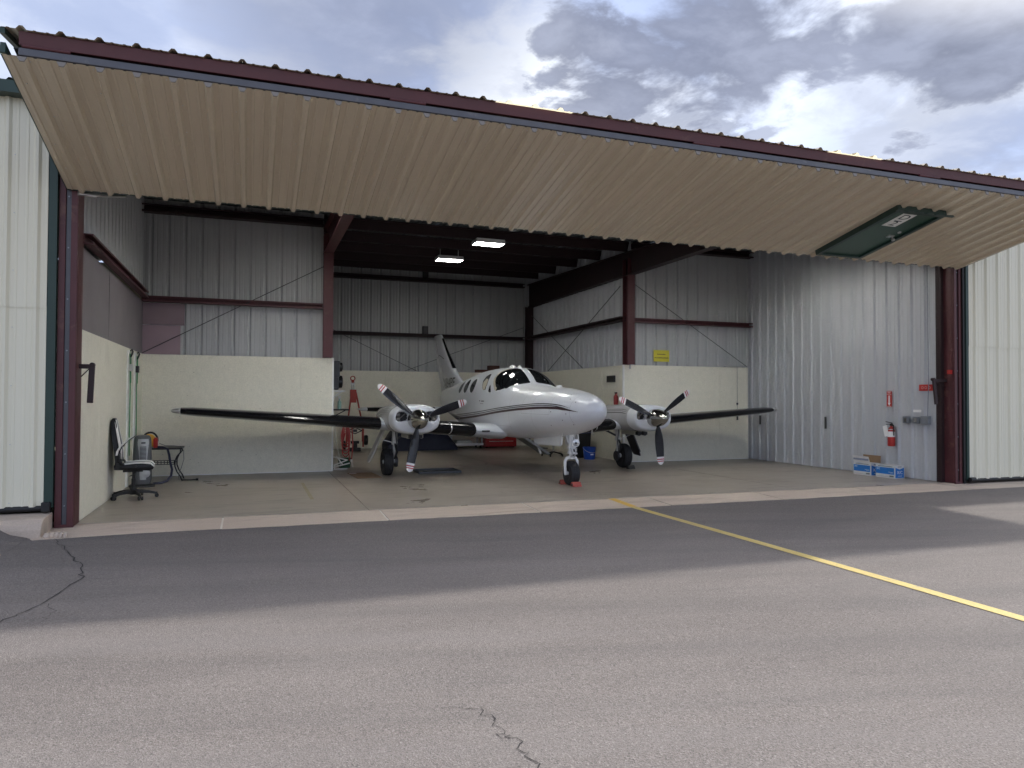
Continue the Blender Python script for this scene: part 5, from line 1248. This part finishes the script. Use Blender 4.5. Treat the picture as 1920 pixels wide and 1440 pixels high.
# ---- two oil cartons
M_CARTON = mat('carton_white', (.60, .60, .60), .6)
def carton(label, loc, rz, open_):
    t = thing('oil_carton', label, 'carton', loc, rz, 'blue and white cartons by the right wall')
    lx, ly, h = .235, .125, .255                       # half length (side), half depth (end)
    mb = MB()
    if open_:
        th2 = .006
        mb.box(-lx, lx, -ly, -ly+th2, 0, h); mb.box(-lx, lx, ly-th2, ly, 0, h); mb.box(-lx, -lx+th2, -ly+th2, ly-th2, 0, h); mb.box(lx-th2, lx, -ly+th2, ly-th2, 0, h); mb.box(-lx+th2, lx-th2, -ly+th2, ly-th2, 0, th2)
    else: mb.box(-lx, lx, -ly, ly, 0, h)
    obj('box_body', mb, M_CARTON, t)
    mb = MB(); mb.box(-lx+.006, lx-.02, -ly-.0016, -ly-.0004, .075, .205); mb.box(-lx+.10, -lx+.22, -ly-.0016, -ly-.0004, .245, .249); obj('side_print', mb, M_BOXBLUE, t)
    mb = MB(); mb.box(-lx+.012, lx-.07, -ly-.0016, -ly-.0004, .022, .026); mb.box(lx-.13, lx-.03, -ly-.0016, -ly-.0004, .022, .052); mb.box(-lx+.06, lx-.06, -ly-.0016, -ly-.0004, .222, .234); obj('small_print', mb, mat('print_grey', (.16, .16, .17), .6), t)
    mb = MB(); mb.box(lx+.0004, lx+.0016, -ly+.014, ly-.014, .012, .165)
    mb.add([(lx+.0016, -ly+.014, .165), (lx+.0016, ly-.014, .165), (lx+.0016, ly-.014, .215), (lx+.0016, .0, .180), (lx+.0016, -ly+.014, .215)], [(0, 1, 3, 4), (1, 2, 3)])
    obj('end_print', mb, M_BOXBLUE, t)
    mb = MB(); mb.box(lx+.0004, lx+.0016, -.05, .05, .222, .237); obj('end_emblem', mb, mat('print_grey', (.16, .16, .17), .6), t)
    text('carton_lettering', 'X/C', .085, M_WHITE, frame((lx+.0022, -.0, .115), (0, 1, 0), (0, 0, 1)), t, .0004, 1.0)
    mb = MB(); mb.box(lx+.0017, lx+.0024, -.045, .06, .046, .052); obj('end_small_print', mb, M_WHITE, t)
    text('carton_lettering', 'X/C', .050, M_WHITE, frame((-lx+.07, -ly-.002, .172), (1, 0, 0), (0, 0, 1)), t, .0004, 1.0)
    mb = MB(); mb.box(lx-.16, lx-.04, -ly-.0024, -ly-.0017, .115, .120); mb.box(lx-.12, lx-.04, -ly-.0024, -ly-.0017, .100, .104); obj('side_small_print', mb, M_WHITE, t)
    if open_:
        mb = MB(); mb.add([(-lx, -ly, h), (lx-.02, -ly, h), (lx-.03, -ly-.035, h+.135), (-lx+.0, -ly-.035, h+.145)], [(0, 1, 2, 3)])
        mb.add([(-lx, -ly+.004, h), (lx-.02, -ly+.004, h), (lx-.03, -ly-.031, h+.135), (-lx+.0, -ly-.031, h+.145)], [(3, 2, 1, 0)]); obj('flap', mb, M_CARTON, t)
        mb = MB(); mb.box(-lx+.02, lx-.04, -ly-.045, -ly-.040, h+.05, h+.09, 0, Matrix.Translation((0, .02, 0))); obj('flap_print', mb, mat('print_bluegrey', (.22, .25, .33), .6), t)
        mb = MB(); mb.add([(-lx, ly, h), (lx, ly, h), (lx, ly+.01, h+.15), (-lx, ly+.01, h+.15)], [(0, 1, 2, 3)]); mb.add([(-lx, ly-.004, h), (lx, ly-.004, h), (lx, ly+.006, h+.15), (-lx, ly+.006, h+.15)], [(3, 2, 1, 0)]); obj('flap_inside', mb, M_BROWN, t)
    else:
        mb = MB(); mb.box(-lx, lx, -.024, .024, h, h+.0012); obj('packing_tape', mb, mat('tape_grey', (.42, .41, .38), .3), t)
    return t
carton('open blue and white carton with brown flaps raised', (12.12, 11.76, 0), R(-92), True)
carton('closed blue and white carton nearest the hangar door', (12.14, 11.20, 0), R(-90), False)

# ---- yellow sign on the right rear wall
ys = thing('yellow_sign', 'yellow notice with two dark lines of print on the right rear wall', 'sign', (9.70, YB+.058, 2.645))
mb = MB(); mb.box(-.225, .225, -.004, .004, -.145, .145); obj('sign_plate', mb, mat('notice_yellow', (.62, .56, .045), .5), ys)
mb = MB(); rnd = random.Random(2); x = -.12
while x < .12: w_ = rnd.uniform(.008, .022); mb.box(x, min(.125, x+w_), -.0065, -.0045, .028, .028+rnd.uniform(.016, .026)); x += w_+.006
x = -.20
while x < .20: w_ = rnd.uniform(.008, .020); mb.box(x, min(.205, x+w_), -.0065, -.0045, -.062, -.062+rnd.uniform(.016, .026)); x += w_+.005
obj('print', mb, mat('print_black', (.03, .03, .028), .6), ys)
# ---- black panel and red flag on the tail bay side lining
bp = thing('wall_panel_box', 'small black square box on the cream tail bay lining', 'box', (TXR-.034, 16.62, 2.07))
mb = MB(); mb.box(-.05, 0, -.20, .20, -.085, .085); obj('box_body', mb, M_DARKMETAL, bp, bevel=.006)
mb = MB(); mb.box(-.054, -.051, -.17, .17, -.065, .065); obj('box_face', mb, M_BLACKGLOSS, bp)
rf = thing('hand_extinguisher', 'small dark red bottle hung near the corner behind the right propeller', 'fire extinguisher', (TXR-.09, 16.30, 1.36))
mb = MB(); mb.lathe([(0, .05), (.01, .056), (.26, .056), (.30, .03), (.33, .02)], (0, 0, 0), (0, 0, 1), 18); obj('bottle', mb, M_REDDARK, rf, smooth=True)
mb = MB(); mb.box(-.015, .015, -.05, .04, .33, .37); mb.box(.04, .06, -.015, .015, .05, .25); obj('valve', mb, M_BLACK, rf)

# ---- chocks, mat, cardboard
def chock(label, loc, rz, m, group):
    t = thing('wheel_chock', label, 'wheel chock', loc, rz, group)
    mb = MB(); mb.prism([(-.065, 0), (.065, 0), (.045, .075), (-.005, .085), (-.05, .03)], 0, -.083, .083); obj('wedge', mb, m, t, bevel=.006)
    mb = MB(); mb.box(-.086, -.081, -.03, .03, .015, .05); mb.box(.081, .086, -.03, .03, .015, .05); obj('grip_plate', mb, M_DARKMETAL, t)
    return t
M_CHOCK = mat('faded_red_rubber', (.42, .085, .065), .7)
_pl = Matrix.Translation((PX, PY, 0)) @ Matrix.Rotation(PYAW, 4, 'Z')
w0 = _pl @ Vector((gx, gy, 0))
chock('faded red chock in front of the nose wheel', (w0.x+.005, w0.y-.20, 0), PYAW, M_CHOCK, 'chocks at the nose wheel')
chock('faded red chock behind the nose wheel', (w0.x-.05, w0.y+.21, 0), PYAW+math.pi, M_CHOCK, 'chocks at the nose wheel')
w1 = _pl @ Vector((2.60, 14.64-PY, 0))
chock('black chock in front of the right hand main wheel', (w1.x+.02, w1.y-.30, 0), 0, M_BLACK, 'chocks at the main wheel')
mt = thing('drip_tray', 'flat dark drip tray on the floor beyond the left propeller', 'tray', (3.72, 15.0, 0))
mb = MB(); mb.box(-.45, .45, -.32, .32, 0.002, .012); mb.box(-.45, .45, -.32, -.305, .012, .045); mb.box(-.45, .45, .305, .32, .012, .045); mb.box(-.45, -.435, -.305, .305, .012, .045); mb.box(.435, .45, -.305, .305, .012, .045)
obj('tray_body', mb, mat('tray_grey', (.055, .06, .065), .4), mt)
cbd = thing('cardboard_sheet', 'flat brown cardboard sheet on the floor by the left main wheel', 'cardboard', (2.16, 14.72, .002), R(6))
mb = MB(); mb.add([(-.26, -.5, 0), (.22, -.52, 0), (.28, .48, 0), (-.22, .52, .0), (-.26, -.5, .008), (.22, -.52, .008), (.28, .48, .008), (-.22, .52, .012)], [(0, 3, 2, 1), (4, 5, 6, 7), (0, 1, 5, 4), (1, 2, 6, 5), (2, 3, 7, 6), (3, 0, 4, 7)]); obj('sheet', mb, M_BROWN, cbd)
mb = MB(); mb.add([(-.23, .30, .0125), (-.08, .30, .0125), (-.08, .38, .0135), (-.22, .38, .0135)], [(0, 1, 2, 3)]); obj('paper_label', mb, M_WHITE, cbd)

# ---- red tow bar standing in the tail bay
tw = thing('tow_bar', 'tall red A-frame tow bar standing by the tail bay rear wall', 'tow bar', (2.88, 21.55, 0))
mb = MB(); mb.tube([(-.24, 0, .12), (-.22, 0, .75), (-.11, 0, 1.72), (-.10, 0, 1.75)], .024, 8); mb.tube([(.24, 0, .12), (.22, 0, .75), (.02, 0, 1.72), (0, 0, 1.75)], .024, 8)
mb.box(-.15, .03, -.03, .03, 1.42, 1.80); mb.box(-.26, -.20, -.025, .025, .28, .72); mb.box(.20, .26, -.025, .025, .28, .72); obj('frame', mb, M_REDDARK if False else mat('tow_bar_red', (.36, .035, .02), .45), tw)
mb = MB(); mb.cyl((-.10, 0, 1.80), (-.10, 0, 2.02), .022, seg=8); mb.cyl((-.03, 0, 1.80), (-.05, 0, 2.02), .02, seg=8); mb.box(-.13, -.02, -.03, .03, 1.95, 2.02); obj('sleeve', mb, M_STEEL, tw)
mb = MB(); mb.lathe([(-.03, .05), (-.03, .075), (.03, .075), (.03, .05)], (-.075, 0, 2.13), (0, 1, 0), 20, caps=False); mb.lathe([(.03, .05), (-.03, .05)], (-.075, 0, 2.13), (0, 1, 0), 20, caps=False); mb.box(-.115, -.035, -.03, .03, 1.99, 2.09); obj('tow_eye', mb, MATS['tow_bar_red'], tw)
mb = MB(); mb.bar((-.20, -.03, .60), (0, -.03, .69), .012, .03); mb.bar((.20, -.03, .60), (0, -.03, .69), .012, .03); mb.bar((-.20, -.03, .60), (0, -.03, .51), .012, .03); mb.bar((.20, -.03, .60), (0, -.03, .51), .012, .03); mb.box(-.06, .06, -.032, -.028, .56, .64); obj('diamond_plate', mb, M_DARKMETAL, tw)
for sx in (-1, 1):
    mb = MB(); mb.lathe([(-.05, .10), (-.045, .14), (0, .15), (.045, .14), (.05, .10), (.03, .05)], (sx*.32, 0, .16 if sx < 0 else .32), (1, 0, 0), 20); obj('wheel', mb, M_BLACK, tw, smooth=True)
mb = MB(); mb.box(-.16, .16, -.12, .12, .0, .10); mb.box(-.06, .06, -.08, .08, .10, .28); mb.box(-.12, .12, -.04, .04, .22, .30); obj('foot', mb, M_BLACK, tw, bevel=.01)

# ---- things along the hidden face of the left tail bay wall
X0_ = TXL+.03
sk = thing('wall_speaker', 'black two-drum unit on a wall bracket beside the left lining edge', 'machine', (X0_, 16.7, 1.72))
mb = MB(); mb.box(.0, .22, -.18, .18, .30, .66); mb.box(.0, .20, -.15, .15, .02, .32); obj('case', mb, mat('machine_dark_grey', (.035, .037, .045), .45), sk, bevel=.02)
for z, r in ((.53, .11), (.20, .15)):
    mb = MB(); mb.lathe([(0, r), (.08, r*.92), (.10, r*.6), (.102, .001)], (.20, 0, z), (1, 0, 0), 20); obj('drum', mb, M_BLACKGLOSS, sk, smooth=True)
mb = MB(); mb.box(0, .34, -.2, .2, -.02, .0); mb.bar((.02, 0, -.22), (.28, 0, -.02), .03, .02); obj('bracket', mb, M_STEEL, sk)
mb = MB(); mb.box(.0, .05, -.24, -.19, .02, .42); obj('side_rail', mb, M_WHITE, sk)
sh = thing('wall_shelf', 'short dark shelf low on the left tail bay wall', 'shelf', (X0_, 17.0, 1.27))
mb = MB(); mb.box(0, .46, -.25, .25, 0, .03); mb.bar((.02, 0, -.2), (.40, 0, 0), .02, .02); obj('shelf_board', mb, M_BLACK, sh)
bt = thing('spray_bottle', 'pale green bottle standing on the dark wall shelf', 'bottle', (X0_+.26, 16.95, 1.30))
mb = MB(); mb.lathe([(0, .04), (.01, .045), (.16, .045), (.20, .02), (.24, .018)], (0, 0, 0), (0, 0, 1), 16); obj('bottle_body', mb, mat('pale_green_plastic', (.25, .42, .36), .35), bt, smooth=True)
mb = MB(); mb.box(-.03, .03, -.02, .02, .24, .30); obj('spray_head', mb, M_WHITE, bt)
hs = thing('air_hose', 'coiled red air hose hung under the dark wall shelf', 'hose', (X0_+.17, 16.4, 0))
mb = MB(); P = []
for k in range(90):
    t = k/89; a = t*2*math.pi*5; P.append((.17+.10*math.sin(a)*(1-.25*t), .06*math.cos(a), 1.12-.55*abs(math.sin(a*.5))-.35*t))
mb.tube(P, .011, 6); mb.tube([(.22, 0, .70), (.24, 0, .40), (.26, .02, .16)], .011, 6); mb.tube([(.30, .0, 1.0), (.33, .0, .5), (.30, .0, .15)], .014, 6); obj('hose', mb, mat('red_hose', (.33, .04, .04), .5), hs, smooth=True)
mb = MB(); mb.cyl((.30, 0, .17), (.33, -.02, .02), .014, seg=8); mb.box(.28, .32, -.02, .02, .14, .19); obj('nozzle', mb, M_STEEL, hs)
mb = MB(); mb.tube([(X0_+.05, 16.5, 1.40), (X0_+.10, 16.45, 1.0), (X0_+.13, 16.4, .6), (X0_+.20, 16.4, .30), (X0_+.23, 16.35, .05)], .009, 6); mb.box(X0_, X0_+.08, 16.42, 16.56, 1.38, 1.50)
tag(obj('white_cable', mb, mat('pale_cord', (.55, .55, .53), .5)), 'pale cable running from a white socket to the floor behind the lining edge', 'cable')
fs_ = thing('folded_stand', 'white folded metal stand lying at the foot of the lining edge', 'stand', (X0_+.05, 16.05, 0))
mb = MB()
for a, b in (((0, 0, .10), (.30, .1, .20)), ((.30, .1, .20), (.0, .05, .28)), ((0, .1, .05), (.34, 0, .14)), ((.05, 0, .30), (.20, .05, .10))): mb.cyl(a, b, .013, seg=8)
mb.cyl((0, 0, .013), (.30, .1, .013), .013, seg=8); mb.cyl((.02, 0, .013), (.02, 0, .12), .013, seg=8); obj('stand_tubes', mb, M_WHITE, fs_)
gb = thing('green_bin', 'dark green tub on the floor beside the folded white stand', 'tub', (X0_+.34, 16.55, 0))
mb = MB(); mb.lathe([(0, .12), (.01, .13), (.20, .15), (.21, .155), (.20, .14), (.03, .12)], (0, 0, 0), (0, 0, 1), 18); obj('tub_body', mb, mat('dark_green_plastic', (.02, .07, .035), .5), gb, smooth=True)

# ---- behind the aeroplane
nv = thing('covered_vehicle', 'low shape under a dark navy cover at the tail bay rear wall', 'covered object', (4.85, 21.75, 0))
mb = MB(); rnd = random.Random(5); rs = []
for i in range(13):
    x = -1.05+2.1*i/12; top = .62+.12*math.sin(i*.9)-.35*(abs(i-6)/6)**4; rs.append([(x, -.55+rnd.uniform(-.02, .02), .0), (x, -.55+rnd.uniform(-.03, .03), top*.5), (x, -.42, top*.85), (x, -.2, top), (x, .2, top+.02), (x, .42, top*.85), (x, .55, top*.5), (x, .55, 0)])
mb.rings(rs); obj('cover', mb, M_NAVY, nv, smooth=True)
wc = thing('workshop_cart', 'pale wheeled cart with shelves beyond the fuselage', 'cart', (6.35, 22.05, 0))
mb = MB()
for x in (-.50, .50):
    for y in (-.25, .25): mb.box(x-.02, x+.02, y-.02, y+.02, .09, .85)
obj('cart_frame', mb, M_SILVER, wc)
for z in (.11, .42, .84):
    mb = MB(); mb.box(-.54, .54, -.29, .29, z-.02, z); mb.box(-.54, .54, -.30, -.28, z, z+.05); obj('shelf', mb, M_WHITE, wc)
for x in (-.46, .46):
    mb = MB(); mb.cyl((x-.02, -.25, .045), (x+.02, -.25, .045), .045, seg=14); mb.cyl((x-.02, .25, .045), (x+.02, .25, .045), .045, seg=14); obj('caster', mb, M_BLACK, wc)
mb = MB(); mb.box(-.40, -.12, -.2, .15, .42, .60); mb.box(.02, .40, -.2, .15, .42, .56); mb.box(-.3, .2, -.2, .2, .11, .24); obj('drawer_box', mb, mat('pale_grey_box', (.42, .43, .42), .5), wc, bevel=.01)
tch = thing('tool_chest', 'red tool chest on the floor beyond the aeroplane belly', 'tool chest', (7.5, 22.1, 0))
mb = MB(); mb.box(-.52, .52, -.28, .28, .03, .80); obj('chest_body', mb, mat('chest_red', (.36, .012, .015), .35), tch, bevel=.01)
for z in (.06, .24, .42, .60):
    mb = MB(); mb.box(-.49, .49, -.296, -.281, z, z+.165); dr = obj('drawer', mb, MATS['chest_red'], tch, bevel=.004)
    mb = MB(); mb.box(-.40, .40, -.312, -.296, z+.135, z+.15); obj('handle', mb, M_STEEL, dr)
mb = MB()
for x in (-.45, .45): mb.cyl((x, -.22, .02), (x, .22, .02), .02, seg=10)
obj('foot', mb, M_BLACK, tch)
bb = thing('storage_bin', 'tall black bin against the tail bay side lining', 'bin', (8.30, 17.62, 0))
mb = MB(); mb.rings([[(sx*k*.20, sy*k*.24, z) for sx, sy in ((-1, -1), (1, -1), (1, 1), (-1, 1))] for z, k in ((0, .86), (.02, .88), (.66, 1.0))]); obj('bin_body', mb, M_BLACK, bb, bevel=.015)
mb = MB(); mb.box(-.21, .21, -.26, .26, .66, .71); obj('lid', mb, M_BLACK, bb, bevel=.012)
bk = thing('blue_bucket', 'blue plastic bucket on the floor between nose wheel and right main wheel', 'bucket', (8.22, 16.92, 0))
mb = MB(); mb.lathe([(0, .13), (.01, .14), (.28, .165), (.30, .172), (.32, .172), (.32, .158), (.03, .13), (.03, .001)], (0, 0, 0), (0, 0, 1), 26); obj('bucket_body', mb, M_BLUE, bk, smooth=True)
mb = MB(); mb.tube([(-.172, 0, .29), (-.15, -.10, .23), (-.08, -.17, .19), (0, -.19, .18), (.08, -.17, .19), (.15, -.10, .23), (.172, 0, .29)], .005, 6); obj('handle', mb, M_STEEL, bk)
mb = MB(); mb.box(-.04, .04, -.156, -.150, .12, .15); obj('paper_label', mb, M_WHITE, bk)
sb = thing('stool_base', 'black five-legged stool beyond the nose gear', 'stool', (7.75, 18.2, 0))
mb = MB()
for k in range(5):
    a = 2*math.pi*k/5+.3; mb.bar((0, 0, .12), (.30*math.cos(a), .30*math.sin(a), .06), .035, .03); mb.cyl((.30*math.cos(a), .30*math.sin(a), .0), (.30*math.cos(a), .30*math.sin(a), .06), .022, seg=8)
obj('star_base', mb, M_BLACK, sb)
mb = MB(); mb.cyl((0, 0, .10), (0, 0, .44), .022, seg=10); obj('column', mb, M_STEEL, sb)
mb = MB(); mb.lathe([(0, .17), (.01, .185), (.06, .185), (.075, .16), (.08, .001)], (0, 0, .44), (0, 0, 1), 24); obj('seat', mb, M_VINYLB, sb, smooth=True)
for loc, sz, lab in (((7.12, TB-.17, HP), (.19, .12, .10), 'flat brown carton lying on the rear lining ledge'), ((7.53, TB-.17, HP), (.17, .13, .24), 'taller brown carton standing on the rear lining ledge')):
    t = thing('brown_carton', lab, 'carton', loc, .04, 'brown cartons on the ledge')
    mb = MB(); mb.box(-sz[0], sz[0], -sz[1], sz[1], 0, sz[2]); obj('box_body', mb, mat('dull_brown_card', (.10, .045, .035), .8), t)
    mb = MB(); mb.box(-sz[0], sz[0], -.02, .02, sz[2], sz[2]+.0012); obj('packing_tape', mb, MATS['tape_grey'], t)
for z, lab in ((3.72, 'small dark box above the lower girt of the rear wall'), (5.54, 'small dark box above the upper girt of the rear wall')):
    t = thing('junction_box', lab, 'junction box', (5.25, TB-.02, z), 0, 'small dark boxes on the rear wall')
    mb = MB(); mb.box(-.09, .09, -.10, 0, -.15, .15); obj('box_body', mb, M_BLACK, t, bevel=.008)
    mb = MB(); mb.box(-.06, .06, -.106, -.101, -.11, .11); obj('cover_plate', mb, M_DARKMETAL, t)
